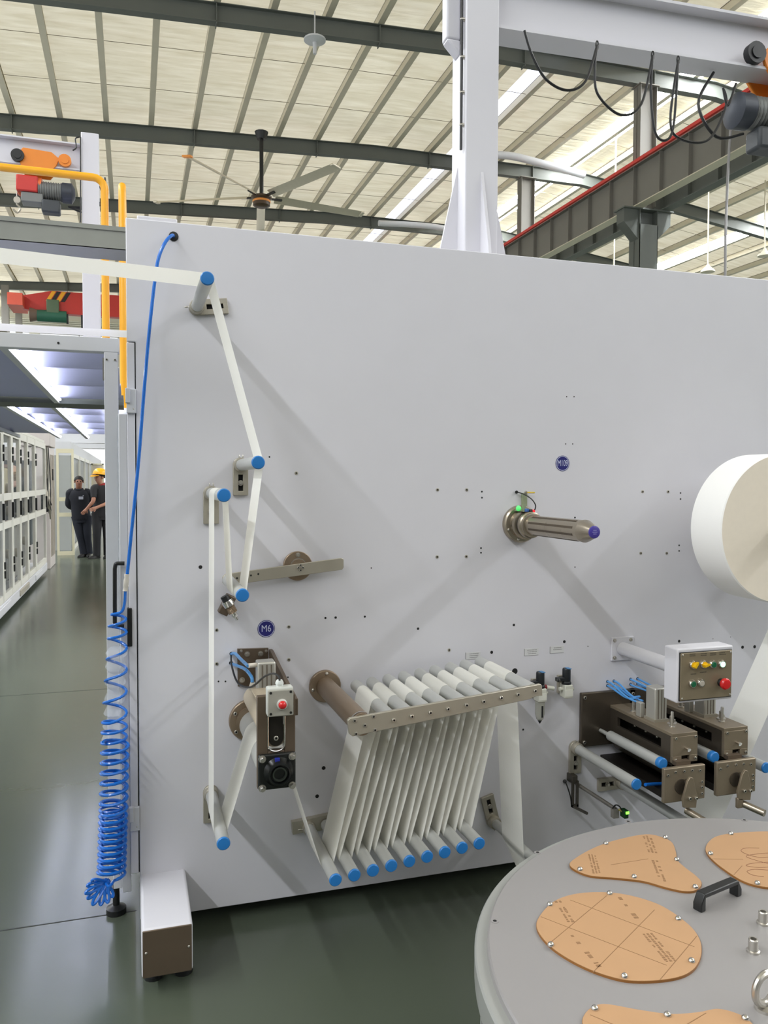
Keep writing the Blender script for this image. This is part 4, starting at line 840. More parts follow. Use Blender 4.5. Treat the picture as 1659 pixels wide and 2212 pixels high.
b = MB(); b.prism(pts, (0, .014, 0)); pb = b.build('arm_bar', PLATE, t, bevel=.0015)
for q in ((766, 1557), (807, 1548), (788, 1567), (769, 1585), (810, 1577)): bolt(pb, on(*q, yP), (0, -1, 0), .006, .003, 'socket')
up = []
for k in range(9):
    q = [(850, 1555), (889, 1547), (929, 1539), (967, 1531), (1007, 1523), (1044, 1515), (1082, 1507), (1118, 1500), (1155, 1492)][k]; p = on(*q, yP); up.append(V((p.x, 0, p.z)))
    bolt(pb, p, (0, -1, 0), .0062, .007, 'socket')
    b = MB(); b.cyl((p.x, -.05, p.z), (p.x, yP + .014, p.z), .0205, n=28); b.build('upper_roller', ALU, t)
# ------------------------------------------------------------------ the webs
def web(label, path, width, m=WEB, name='nonwoven_web', th=.0009):
    """path: list of (x, z, r, s, yc); s=+1 counter-clockwise wrap, -1 clockwise, 0 plain end point"""
    segs = []; n = len(path); tan = []
    for i in range(n - 1):
        x0, z0, r0, s0, _ = path[i]; x1, z1, r1, s1, _ = path[i + 1]
        d = V((x1 - x0, z1 - z0)); L = d.length; k = s1 * r1 - s0 * r0; a = -math.asin(max(-1, min(1, k / L))); th_ = math.atan2(d.y, d.x) + a
        t_ = V((math.cos(th_), math.sin(th_))); lf = V((-t_.y, t_.x))
        tan.append((V((x0, z0)) - lf * r0 * s0, V((x1, z1)) - lf * r1 * s1, th_))
    pts = []
    for i in range(n):
        x, z, r, s, yc = path[i]
        if i == 0: pts.append((tan[0][0], yc)); continue
        if i == n - 1: pts.append((tan[-1][1], yc)); continue
        a0 = tan[i - 1][2]; a1 = tan[i][2]; da = (a1 - a0) % (2 * PI)
        if s < 0: da -= 2 * PI
        if s < 0 and da < -6.0: da = 0
        if s > 0 and da > 6.0: da = 0
        m_ = max(2, int(abs(da) / .16))
        for j in range(m_ + 1):
            a = a0 + da * j / m_; lf = V((-math.sin(a), math.cos(a))); pts.append((V((x, z)) - lf * (r + .0) * s, yc))
    b = MB(); b.strip([((p.x, yc - width / 2, p.y), (p.x, yc + width / 2, p.y)) for p, yc in pts], width)
    o = b.build(name, m, ang=60); return tag(o, label, 'web')
rt = .0205
path = [(-3.2, 2.30, 0, 0, -.31), (R1.x, R1.z, rt, -1, -.31), (R2.x, R2.z, rt, -1, -.30), (R4.x, R4.z, rt, -1, -.265), (R3.x, R3.z, rt, 1, -.25), (R5.x, R5.z, rt, 1, -.242), (D0.x, D0.z, .051, -1, -.235), (low[0].x, low[0].z, rt, 1, -.22)]
for k in range(9):
    path.append((up[k].x, up[k].z, .0216, -1, -.225))
    if k < 8: path.append((low[k + 1].x, low[k + 1].z, rt, 1, -.22))
path += [(last.x, last.z, .018, 1, -.215), (1.40, .03, 0, 0, -.215)]
web('continuous white web running over all the rollers and the festoon', path, .175)
web('second white web strip passing level behind the large panel', [(-3.2, 2.13, 0, 0, .56), (.9, 2.13, 0, 0, .56)], .16)
# big roll, its shaft and its web
RC = V((2.359, 0, 1.376)); RRAD = .2857
t = thing('paper_roll', 'large round white web roll cut off by the right frame edge', 'roll', RC)
ROLLS = mat('roll_winding_white', (246, 245, 242), .85, var=.015, scale=30, stretch=(1, 60, 1), spec=.1)
b = MB(); b.lathe(RC + V((0, -.18, 0)), (0, -1, 0), [(.04, 0), (RRAD - .004, 0), (RRAD, .004), (RRAD, .169), (RRAD - .004, .173)], 96, True, False); b.build('wound_web', ROLLS, t)
b = MB(); b.lathe(RC + V((0, -.353, 0)), (0, -1, 0), [(RRAD - .004, 0), (.14, .001), (.042, .001), (.042, -.03)], 96, False, False); b.build('roll_face', ROLLP, t)
b = MB(); b.lathe(RC + V((0, -.178, 0)), (0, -1, 0), [(.042, 0), (.042, .178), (.037, .178), (.037, 0)], 40, False, False); b.build('cardboard_core', mat('core_brown', (150, 130, 104), .8), t)
w1, w2 = on(1659, 1360, -.18), on(1570, 1560, -.18); wd_ = (w2 - w1).normalized(); wa = w1 - wd_ * .5; wb = w1 + wd_ * 1.05
web('white web slanting down at the right frame edge behind the control box', [(wa.x, wa.z, 0, 0, -.266), (wb.x, wb.z, 0, 0, -.266)], .173)
guide_roller('guide roller carrying the slanting web just outside the right frame edge', (wa.x + .018, wa.z + .002), L=.42, br='right')
def shaft(C, L, label, tip):
    t = thing('unwind_shaft', label, 'shaft', C)
    b = MB(); b.lathe(C, (0, -1, 0), [(.072, 0), (.072, .018), (.067, .024), (.054, .026), (.053, .05), (.056, .052), (.056, .066), (.05, .068)], 44); fl = b.build('flange', NICKEL, t)
    for a in (200, 255, 310, 30): bolt(fl, C + V((.06 * math.cos(math.radians(a)), -.022, .06 * math.sin(math.radians(a)))), (0, -1, 0), .006, .006, 'dome')
    b = MB(); b.cyl(C + V((0, -.068, 0)), C + V((0, -.084, 0)), .046, n=36); b.build('seal_groove', mat('dark_groove', (50, 46, 42), .5), t)
    b = MB(); b.lathe(C + V((0, -.084, 0)), (0, -1, 0), [(.05, 0), (.05, .014), (.045, .018), (.045, .03), (.038, .032)], 40); b.build('stop_collar', NICKEL, t)
    b = MB(); b.lathe(C + V((0, -.11, 0)), (0, -1, 0), [(.0365, 0), (.0365, L - .165)], 36); sb = b.build('expanding_body', NICKEL, t)
    for a in (20, 62, 118, 162, 200, 250, 300):
        d = V((math.cos(math.radians(a)), 0, math.sin(math.radians(a)))); tn = V((-d.z, 0, d.x)); R = Matrix((tn, V((0, 1, 0)), d)).transposed()
        b = MB(); b.obox(C + d * .0355 + V((0, -.14 - (L - .22) / 2, 0)), (.0075, L - .22, .0035), R); b.build('gripper_strip', mat('gripper_dark', (70, 58, 42), .5), sb)
    b = MB(); b.lathe(C + V((0, -L + .058, 0)), (0, -1, 0), [(.038, 0), (.038, .004), (.021, .052), (.02, .055)], 36); b.build('cone_tip', NICKEL, t)
    b = MB(); b.lathe(C + V((0, -L + .003, 0)), (0, -1, 0), [(.0205, 0), (.0205, .004), (.017, .006)], 28); b.build('end_sticker', mat('purple_sticker', (70, 58, 150), .4), t)
    b = MB()
    for k, w in enumerate((.012, .018, .012)): b.box(C.x - w / 2, C.x + w / 2, C.y - L - .0034, C.y - L - .0028, C.z + .005 - k * .006, C.z + .0072 - k * .006)
    b.build('end_print', mat('sticker_print', (150, 146, 206), .5), t)
    return t
SC_ = V((1.427, 0, 1.388)); shaft(SC_, .53, 'chrome unwind shaft with dark gripper slots and purple end sticker', True)
shaft(RC, .50, 'unwind shaft through the big paper roll, outside the frame', False)
# roll-end sensor on top of the chrome shaft
t = thing('edge_sensor', 'small lit sensor with green and red lights above the chrome shaft', 'sensor', on(1132, 1080, -.05))
b = MB(); p = on(1136, 1068, -.02); b.box(p.x - .011, p.x + .011, -.012, 0, on(0, 1108, -.02).z, p.z + .006); pl_ = mat('sensor_plate_green_grey', (160, 170, 140), .4, .4); b.build('mounting_strip', pl_, t, bevel=.002)
b = MB(); p = on(1130, 1102, -.07); b.box(p.x - .012, p.x + .012, -.075, -.012, p.z - .005, p.z + .002); b.box(p.x - .004, p.x + .008, -.079, -.073, p.z - .006, p.z + .022); b.build('angle_bracket', pl_, t)
p = on(1119, 1098, -.06); b = MB(); b.lathe(p, (0, -1, 0), [(.009, 0), (.011, .004), (.008, .012), (.002, .016)], 16); b.build('green_light', mat('green_led_lens', (110, 220, 130), .2, emit=(60, 220, 100), estr=.5), t)
p = on(1140, 1101, -.08); b = MB(); b.box(p.x - .012, p.x + .002, -.09, -.06, p.z - .008, p.z + .004); b.build('blue_body', mat('sensor_blue', (70, 110, 180), .4), t, bevel=.002)
p = on(1149, 1104, -.09); b = MB(); b.cyl(p + V((-.012, 0, 0)), p + V((.0, 0, 0)), .007, n=14); b.build('black_barrel', BLACK, t)
b = MB(); b.cyl(p, p + V((.01, 0, -.001)), .006, n=14); b.build('red_light', mat('red_led_lens', (220, 30, 40), .2, emit=(255, 30, 40), estr=.6), t)
b = MB(); b.tube(spline([on(1116, 1063, -.004), on(1130, 1067, -.04), on(1148, 1078, -.09), on(1157, 1092, -.1), on(1154, 1104, -.09)], 8), .0022, 6); b.build('cable', BLACK, t)
b = MB(); b.cyl(on(1116, 1063, 0), on(1116, 1063, -.01), .006, n=14); b.build('grommet', BLACK, t)
b = MB(); b.cyl(on(1140, 1064, -.02), on(1155, 1064, -.02), .003, n=8); b.build('yellow_cable', mat('yellow_cable', (222, 190, 60), .4), t)
bolt(t, on(1136, 1064, -.012), (0, -1, 0), .005, .004, 'hex')
# ------------------------------------------------------------------ air regulators
def regulator(px, py, label, bowl):
    o = on(px, py, 0); t = thing('air_regulator', label, 'regulator', o); x, z = o.x, o.z
    bw = mat('regulator_white', (202, 202, 190), .45); dk = mat('regulator_black', (20, 24, 28), .4)
    b = MB(); b.box(x - .017, x + .017, -.062, -.016, z - .03, z + .022); b.build('body', bw, t, bevel=.003)
    b = MB(); b.lathe((x, -.04, z + .022), (0, 0, 1), [(.019, 0), (.019, .008), (.0155, .012), (.0165, .016), (.0165, .058), (.0145, .062)], 16); b.build('knob', dk, t)
    b = MB(); b.box(x - .002, x + .013, -.058, -.03, z + .0835, z + .0855); b.build('blue_cap_mark', mat('regulator_blue', (60, 120, 170), .4), t)
    b = MB(); b.box(x - .045, x - .012, -.05, -.03, z + .035, z + .05); b.cyl((x - .047, -.052, z + .0425), (x - .04, -.052, z + .0425), .008, n=12); b.build('side_bracket', dk, t, bevel=.002)
    bolt(t, (x - .042, -.052, z + .0425), (0, -1, 0), .0055, .005, 'hex')
    b = MB(); b.box(x - .02, x + .02, -.016, 0, z - .02, z + .05); b.build('wall_bracket', PLATE, t)
    b = MB(); b.cyl((x + .017, -.04, z), (x + .032, -.04, z), .006, n=12); b.cyl((x - .03, -.04, z + .004), (x - .017, -.04, z + .004), .008, n=12); b.build('port_fitting', bw, t)
    b = MB(); b.box(x - .0165, x + .0165, -.0635, -.062, z - .022, z + .004); b.build('gauge_face', mat('gauge_face', (216, 216, 206), .3), t)
    if bowl:
        b = MB(); b.lathe((x, -.04, z - .03), (0, 0, -1), [(.019, 0), (.019, .05), (.014, .07), (.006, .078)], 18); b.build('bowl', mat('smoky_bowl', (176, 176, 164), .2, alpha=.6), t)
        b = MB(); b.box(x - .003, x + .003, -.061, -.058, z - .09, z - .045); b.build('sight_strip', BLACK, t)
        b = MB(); b.lathe((x, -.04, z - .106), (0, 0, -1), [(.009, 0), (.002, .012)], 12); b.build('drain_tip', BLACK, t)
    return t
regulator(1156, 1492, 'air regulator with bowl and black knob behind the festoon bar end', True)
regulator(1212, 1484, 'air regulator with black knob right of the festoon bar', False)
b = MB(); a = on(1176, 1484, -.04); c = on(1196, 1487, -.04); b.cyl(a, c, .0085, n=12); b.m = 1; b.cyl(a + V((-.006, 0, 0)), a + V((.008, 0, 0)), .0095, n=12); tag(b.build('pipe_coupling', [mat('regulator_white', (202, 202, 190), .45), mat('coupling_red', (120, 24, 28), .4)]), 'short coupling with a red ring between the two air regulators', 'coupling')
# ------------------------------------------------------------------ twin slitter blocks
def nip_unit(dx, label, lever_out, cyl_col):
    X = 1.833 + dx; t = thing('slitter_block', label, 'machine part', (X, 0, .545)); w = .106
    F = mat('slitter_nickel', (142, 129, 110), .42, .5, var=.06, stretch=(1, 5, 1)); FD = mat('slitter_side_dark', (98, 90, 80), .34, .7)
    z0, z1 = .545, .652
    b = MB(); b.box(X - .132, X + .12, -.018, 0, .49, .708); b.build('wall_plate', FD, t, bevel=.004)
    for q in ((X - .118, .69), (X - .118, .51)): bolt(t, (q[0], -.018, q[1]), (0, -1, 0), .007, .006, 'socket')
    # hollow block: top, front, right, left with window
    b = MB(); b.box(X, X + w, -.41, -.018, z1 - .012, z1); b.build('top_plate', F, t, bevel=.0012)
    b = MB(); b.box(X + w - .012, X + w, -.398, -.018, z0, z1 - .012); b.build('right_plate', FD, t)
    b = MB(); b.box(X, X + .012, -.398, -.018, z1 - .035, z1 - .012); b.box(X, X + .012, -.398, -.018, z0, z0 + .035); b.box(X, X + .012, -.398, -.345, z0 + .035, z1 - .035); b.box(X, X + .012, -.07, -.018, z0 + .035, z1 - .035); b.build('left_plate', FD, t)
    b = MB(); b.box(X, X + w, -.412, -.398, z0 + .025, z1 - .012); b.box(X, X + .038, -.412, -.398, z0, z0 + .025); b.box(X + .072, X + w, -.412, -.398, z0, z0 + .025); fr = b.build('front_plate', F, t, bevel=.001)
    for sx in (.012, w - .01):
        for sz in (.012, .09): bolt(fr, (X + sx, -.412, z0 + sz), (0, -1, 0), .005, .004, 'socket')
    b = MB(); b.cyl((X + .055, -.41, z0 + .052), (X + .055, -.43, z0 + .05), .005, n=12); b.cyl((X + .055, -.425, z0 + .052), (X + .055, -.432, z0 + .05), .007, n=12); b.build('stop_screw', CHROME, fr)
    b = MB(); b.box(X + .04, X + .07, -.396, -.08, z0 + .002, z0 + .06); b.build('inner_bar', mat('inner_dark_steel', (46, 42, 38), .35, .7), t)
    for y in (-.13, -.2, -.27): bolt(t, (X + .04, y, z0 + .05), (-1, 0, 0), .0055, .006, 'dome')
    # lower frame with rollers
    zl0, zl1 = .422, .546; xl0, xl1 = X - .063, X + .109
    b = MB(); b.box(xl0, xl1, -.452, -.434, zl0, zl1); lp = b.build('lower_front_plate', F, t, bevel=.004, seg=3)
    for q in ((.014, .1), (.045, .108), (.082, .108), (.115, .108), (.148, .104), (.158, .062), (.158, .043), (.158, .02)): bolt(lp, (xl0 + q[0], -.452, zl0 + q[1]), (0, -1, 0), .0048, .003, 'socket')
    b = MB(); b.box(xl0 + .02, xl1 - .02, -.434, -.018, zl0 + .004, zl0 + .03); b.box(xl1 - .03, xl1 - .012, -.434, -.018, zl0 + .02, zl1 - .01); b.build('lower_beam', mat('inner_dark_steel', (46, 42, 38), .35, .7), t)
    b = MB(); b.cyl((X + .05, -.43, .5), (X + .05, -.02, .5), .036, n=28); b.build('anvil_roller', FD, t)
    b = MB(); b.cyl((X - .045, -.02, .552), (X - .045, -.09, .552), .008, n=12); b.cyl((X - .045, -.09, .552), (X - .045, -.413, .552), .0195, n=26); b.build('idler_roller', ALU, t)
    b = MB(); b.lathe((X - .045, -.4125, .552), (0, -1, 0), [(.0202, -.012), (.0202, .004), (.017, .008)], 26); b.build('roller_cap', BLUE, t)
    b = MB(); b.box(X + .0, X + .028, -.43, -.02, .536, .543); b.build('guide_pad', mat('inner_dark_steel', (46, 42, 38), .35, .7), t)
    b = MB(); b.box(X + .0, X + .06, -.434, -.41, zl1 - .01, zl1 + .012); b.build('spacer_block', DARKST, t)
    # lever
    cx = X + .028 + (.012 if lever_out else 0); cz = .478
    b = MB(); b.lathe((cx - .022, -.452, cz), (0, -1, 0), [(.026, 0), (.026, .004)], 24); b.build('lever_recess', FD, t)
    b = MB(); b.prism([(cx - .016, -.47, cz + .025), (cx - .004, -.47, cz + .04), (cx + .008, -.47, cz + .036), (cx + .026, -.47, cz - .03), (cx + .022, -.47, cz - .072), (cx - .03, -.47, cz - .066), (cx - .034, -.47, cz - .036)], (0, -.01, 0)); lv = b.build('lever_plate', F, t, bevel=.0015)
    b = MB(); b.cyl((cx, -.452, cz + .012), (cx, -.474, cz + .012), .012, n=16); b.build('lever_pivot', FD, lv)
    for q in ((-.008, -.034), (.018, -.036)): bolt(lv, (cx + q[0], -.48, cz + q[1]), (0, -1, 0), .0058, .008, 'socket')
    b = MB(); zr_ = cz - .085; b.cyl((cx - .005, -.462, zr_), (cx + (.03 if lever_out else .014), -.54, zr_ - .012), .0125, n=16); b.build('lever_handle', NICKEL, lv)
    if lever_out:
        b = MB(); b.box(cx - .034, cx - .01, -.48, -.466, zr_ - .012, cz - .06); b.build('lever_fork', F, lv, bevel=.003)
    # cylinder and pins on top
    yc = -.245
    b = MB(); b.box(X + .024, X + .078, yc - .03, yc + .03, z1 + .006, z1 + .128); ac = b.build('air_cylinder', ALU2, t, bevel=.006, seg=3)
    for fx in (.038, .052, .064):
        b = MB(); b.box(X + fx - .002, X + fx + .002, yc - .031, yc - .029, z1 + .012, z1 + .122); b.build('groove', mat('groove_grey', (120, 112, 100), .5, .4), ac)
    b = MB(); b.box(X + .02, X + .082, yc - .033, yc + .033, z1, z1 + .01); b.build('cylinder_foot', PLATE, t)
    b = MB(); b.box(X + .01, X + .03, yc + .04, yc + .07, z1, z1 + .055); b.build('valve_body', ALU2, t, bevel=.002)
    for (x, y, r, h) in ((X + .05, -.34, .0055, .055), (X + .072, -.31, .008, .03), (X + .03, -.13, .0055, .042), (X + .06, -.11, .006, .05), (X + .09, -.3, .005, .012)):
        b = MB(); b.lathe((x, y, z1), (0, 0, 1), [(r * 2.1, 0), (r * 2.1, .004), (r, .005), (r, h), (r * .8, h + .002)], 14); b.build('pin', BOLT, t)
    return t
nip_unit(0, 'left slitter block with tall air cylinder and lever plate', False, 0)
nip_unit(.222, 'right slitter block with swung out handle under the control box', True, 0)
def tubeset(holes, target, label):
    t = thing('air_tubes', label, 'tubes', on(*holes[0]))
    for i, q in enumerate(holes):
        a = on(*q); bolt(t, a + V((0, .002, 0)), (0, -1, 0), .006, .003, 'hole', name='tube_hole')
        tg = V(target) + V((.014 * (i % 2), .02 * (i // 2), .006 * i)); mid = a.lerp(tg, .5) + V((0, -.03, -.015))
        b = MB(); b.tube(spline([a, a + V((0, -.035, -.002)), mid, tg], 7), .004, 8); b.build('tube', PALEBLUE, t)
    return t
tubeset([(1312, 1472), (1326, 1471), (1312, 1481), (1326, 1480)], (1.86, -.175, .70), 'four pale blue air tubes curving from the panel to the left slitter block')
tubeset([(1362, 1467), (1377, 1466), (1362, 1478), (1377, 1477)], (2.08, -.175, .70), 'pale blue air tubes running behind the tall air cylinder to the right block')
b = MB(); b.tube(spline([on(1394, 1695, -.40), on(1410, 1694, -.38), on(1432, 1693, -.36)], 4), .006, 8); tag(b.build('air_tube', HOSE), 'short dark blue tube between the roller cap and the left slitter block', 'tube')
# ------------------------------------------------------------------ control box on its arm
yB = -.455; x0, x1 = 1.813, 2.05; z0, z1 = .775, .968
t = thing('control_box', 'white control box with coloured buttons on a round wall arm', 'control box', (1.89, 0, .875))
b = MB(); b.box(x0, x1, yB, yB + .075, z0, z1); b.build('housing', WHITE, t, bevel=.006, seg=3)
b = MB(); b.box(x0 + .006, x1 - .008, yB - .004, yB + .001, z0 + .008, z1 - .012); b.build('gasket', BLACK, t, bevel=.003)
b = MB(); b.box(x0 + .009, x1 - .011, yB - .007, yB - .002, z0 + .011, z1 - .015); fp = b.build('front_plate', mat('control_plate', (142, 130, 108), .42, .4, stretch=(1, 1, 8)), t, bevel=.002)
for sx in (x0 + .016, x1 - .018):
    for sz in (z0 + .018, z1 - .022): bolt(fp, (sx, yB - .007, sz), (0, -1, 0), .0038, .002, 'dome')
b = MB(); b.cyl((1.892, -.01, .875), (1.9, yB + .07, .87), .027, n=28); b.build('arm_tube', WHITE, t)
b = MB(); b.box(1.842, 1.945, -.01, 0, .827, .923); ap = b.build('arm_plate', WHITE, t, bevel=.002)
for sx in (1.855, 1.93):
    for sz in (.84, .91): bolt(ap, (sx, -.01, sz), (0, -1, 0), .006, .005, 'hex')
yq = yB - .007
def ctl(px, py, kind, m, lit=False):
    p = on(px, py, yq); r = .0125 if kind != 'mush' else .012
    b = MB(); b.lathe(p, (0, -1, 0), [(r + .003, 0), (r + .003, .004), (r, .009), (r * .82, .009)], 24, True, False); rg = b.build('button_ring', CHROME if kind != 'mush' else BLACK, t)
    b = MB()
    if kind == 'push': b.lathe(p + V((0, -.004, 0)), (0, -1, 0), [(r * .8, 0), (r * .8, .006), (r * .7, .0075)], 22)
    elif kind == 'mush': b.lathe(p, (0, -1, 0), [(.009, 0), (.009, .016), (.0195, .018), (.0205, .026), (.016, .032), (.006, .034)], 28)
    else:
        b.lathe(p + V((0, -.004, 0)), (0, -1, 0), [(r * .85, 0), (r * .85, .007)], 22); R = Matrix.Rotation(-.9 if px < 1505 else -.25, 3, 'Y')
        b.prism([p + V((0, -.011, 0)) + R @ V(q) for q in ((-.009, 0, .004), (.008, 0, .004), (.0155, 0, 0), (.008, 0, -.004), (-.009, 0, -.004))], (0, -.012, 0))
    b.build({'push': 'push_button', 'mush': 'emergency_button', 'sel': 'selector_knob'}[kind], m, rg)
ctl(1496, 1436, 'sel', YELB); ctl(1519, 1435, 'sel', YELB); ctl(1539, 1435, 'push', GREEN)
ctl(1558, 1434, 'push', mat('lit_green_button', (190, 255, 220), .3, emit=(170, 255, 210), estr=1.6))
ctl(1495, 1477, 'push', GREEN); ctl(1513, 1475, 'push', mat('grey_button', (176, 170, 158), .5)); ctl(1557, 1474, 'mush', REDB)
b = MB(); rr = random.Random(5)
for (px, py, n_) in ((1496, 1413, 8), (1520, 1412, 8), (1540, 1411, 7), (1560, 1410, 9), (1498, 1456, 8), (1518, 1452, 7)):
    p = on(px, py, yq)
    for row in range(2 if py < 1420 else 1):
        x = p.x - .012
        while x < p.x + .012: w_ = .0015 + .002 * rr.random(); b.box(x, x + w_, yq - .0004, yq + .0002, p.z - row * .006 - .0015, p.z - row * .006 + .0015); x += w_ + .001
b.build('engraved_print', mat('plate_print', (78, 72, 60), .6), fp, kind='stuff')
# ------------------------------------------------------------------ web sensors low on the panel
t = thing('sensor_stand', 'dark slotted sensor stand with a bent rod low on the panel', 'sensor', on(1238, 1700, -.03)); G = mat('sensor_stand_grey', (92, 88, 82), .4, .6)
p = on(1238, 1684, -.03); b = MB(); b.box(p.x - .012, p.x + .012, -.045, 0, p.z - .012, p.z + .02); b.build('clamp', G, t, bevel=.002)
z2 = on(1238, 1742, -.04).z; b = MB(); b.box(p.x - .014, p.x - .006, -.05, -.04, z2, p.z); b.box(p.x + .006, p.x + .014, -.05, -.04, z2, p.z); b.box(p.x - .014, p.x + .014, -.05, -.04, z2, z2 + .01); b.build('slotted_bar', G, t)
b = MB(); b.cyl(on(1238, 1742, -.045), on(1268, 1757, -.13), .006, n=10); b.build('probe', G, t)
b = MB(); b.tube(spline([on(1220, 1688, -.002), on(1224, 1695, -.03), on(1232, 1720, -.04), on(1234, 1738, -.045)], 6), .0025, 6); b.build('cable', BLACK, t)
b = MB(); b.cyl(on(1220, 1688, 0), on(1220, 1688, -.012), .008, n=14); b.build('grommet', BLACK, t)
t = thing('photo_sensor', 'photo sensor with glowing green light at the end of a thin rod', 'sensor', on(1340, 1750, -.25))
b = MB(); b.cyl(on(1244, 1692, -.02), on(1330, 1748, -.24), .0075, n=12); b.build('rod', mat('sensor_rod', (150, 146, 140), .35, .7), t)
p = on(1347, 1755, -.26); b = MB(); b.box(p.x - .009, p.x + .009, -.28, -.25, p.z - .016, p.z + .014); b.build('sensor_body', mat('sensor_dark_green', (20, 60, 30), .3), t, bevel=.002)
b = MB(); b.box(p.x - .004, p.x + .008, -.2835, -.279, p.z + .002, p.z + .011); b.build('green_light', mat('sensor_led', (150, 255, 90), .3, emit=(120, 255, 70), estr=2.0), t)
b = MB(); b.tube(spline([on(1322, 1748, -.23), on(1330, 1739, -.25), on(1338, 1742, -.26), on(1343, 1750, -.262)], 6), .0028, 6); b.build('cable', BLACK, t)
b = MB(); b.tube([on(1336, 1748, -.25), on(1346, 1754, -.262)], .004, 6); b.build('yellow_sleeve', mat('olive_yellow', (150, 140, 50), .4), t)
b = MB(); q = on(1325, 1752, -.23); b.box(q.x - .012, q.x + .012, -.25, -.23, q.z - .02, q.z + .012); b.build('holder_plate', mat('holder_grey', (150, 146, 140), .4, .4), t)
# ------------------------------------------------------------------ blue coiled air hose
h0 = on(375, 512, .0)
t = thing('coiled_air_hose', 'bright blue coiled air hose hanging from the panel top hole', 'hose', (h0.x, -.05, h0.z))
pts = [h0 + V((0, .03, 0)), h0 + V((-.004, -.02, 0)), on(358, 522, -.05), on(343, 556, -.06), on(334, 610, -.06), on(322, 720, -.055), on(310, 860, -.05), on(299, 1000, -.045), on(285, 1140, -.04), on(275, 1240, -.035)]
b = MB(); b.tube(spline(pts, 8), .0055, 10); b.build('straight_hose', HOSE, t)
ca, cb_ = on(274, 1240, -.035), on(271, 1276, -.03)
b = MB(); d_ = (cb_ - ca).normalized(); Lc = (cb_ - ca).length; b.lathe(ca, d_, [(.0075, 0), (.0085, .006), (.0065, .012), (.0085, .02), (.0085, Lc - .014), (.007, Lc - .01), (.009, Lc)], 16); b.build('hose_coupling', mat('coupling_white', (212, 206, 196), .4), t)
yh = .0
axis = spline([on(253, 1325, yh - .02), on(254, 1360, yh - .02), on(252, 1430, yh - .02), on(249, 1500, yh - .025), on(247, 1580, yh - .025), on(245, 1660, yh - .025), on(243, 1740, yh - .025), on(241, 1810, yh - .025), on(239, 1868, yh - .03), on(236, 1895, yh - .035)], 30)
acc = [0.0]
for a, c in zip(axis, axis[1:]): acc.append(acc[-1] + (c - a).length)
tot = acc[-1]; coil = []; ph = PI; e1 = V((1, 0, 0)); k = 0; s = 0.0
turn = lambda f: .042 if f < .10 else .072 if f < .40 else .034 if f < .72 else .021
N = 0
while s < tot and N < 4000:
    while k < len(acc) - 2 and acc[k + 1] < s: k += 1
    u = (s - acc[k]) / max(1e-9, acc[k + 1] - acc[k]); p = axis[k].lerp(axis[k + 1], u); tn = (axis[k + 1] - axis[k]).normalized()
    e1 = (e1 - tn * e1.dot(tn)).normalized(); e2 = tn.cross(e1); f = s / tot; r = .026 + .014 * min(1, f / .45)
    coil.append(p + (e1 * math.cos(ph) + e2 * math.sin(ph)) * r); ph += 2 * PI / 16; s += turn(f) / 16; N += 1
b = MB(); b.tube(spline([cb_, on(269, 1305, -.025), on(262, 1322, -.02), coil[2]], 6) + coil[3:], .0048, 7); b.build('coil', HOSE, t)
coil2 = []
for i, p in enumerate(coil):
    if i < len(coil) * .27 or i > len(coil) * .92: continue
    coil2.append(p + V((.006, -.045, -.017)))
b = MB(); b.tube(coil2[::1], .0048, 7); b.build('returning_coil', HOSE, t)
b = MB(); q0 = on(228, 1908, yh - .06)
for k, (a_, ln_) in enumerate(((150, .042), (172, .05), (192, .056), (212, .058), (234, .06), (256, .058), (277, .05), (298, .042))):
    a = math.radians(a_); u = V((math.cos(a), -.35 + .1 * (k % 2), math.sin(a))); w = V((-math.sin(a), 0, math.cos(a))) * .007
    b.tube(spline([q0 - u * .012 + w, q0 + u * ln_ * .6 + w, q0 + u * ln_ * .95 + w * .8, q0 + u * (ln_ + .006), q0 + u * ln_ * .95 - w * .8, q0 + u * ln_ * .6 - w, q0 - u * .012 - w], 4), .0048, 7)
b.tube(spline([coil[-1], coil[-1].lerp(q0, .5) + V((0, -.03, 0)), q0], 5), .0048, 7); b.build('splayed_coil_end', HOSE, t)
b = MB(); ax2 = [on(252, 1405, -.03), on(250, 1450, 0), on(248, 1510, .03), on(245, 1560, .04), on(241, 1603, .05)]; b.tube(spline(ax2, 5), [.028 + .008 * math.sin(i * 2.1) for i in range(21)], 12)
b.build('plastic_sleeve', mat('thin_clear_film', (225, 230, 238), .15, alpha=.22, spec=.8, bump=.4, scale=40), t)
# ------------------------------------------------------------------ round drum table in the foreground
DX, DY, DR, DZ = 1.467, -1.47, .796, .5
GREY = mat('drum_grey_paint', (148, 145, 144), .36, .15, var=.03, scale=3); GREYS = mat('drum_side_paint', (152, 153, 149), .42, .1, var=.03)
t = thing('round_drum', 'large round grey metal drum standing before the panel', 'drum', (DX, DY, 0))
b = MB(); b.lathe((DX, DY, .03), (0, 0, 1), [(DR - .05, 0), (DR - .03, .01), (DR - .03, .40)], 128, True, False); sd = b.build('drum_wall', GREYS, t)
b = MB(); b.lathe((DX, DY, 0), (0, 0, 1), [(DR - .001, .415), (DR, .425), (DR, .478), (DR - .004, .483), (DR - .026, .485), (DR - .03, .4845)], 160, True, False); b.build('rim_ring', GREYS, t)
b = MB(); b.lathe((DX, DY, 0), (0, 0, 1), [(DR - .028, .482), (DR - .030, .4965), (DR - .034, .5), (.001, .5)], 160, False, False); b.build('top_plate', GREY, t)
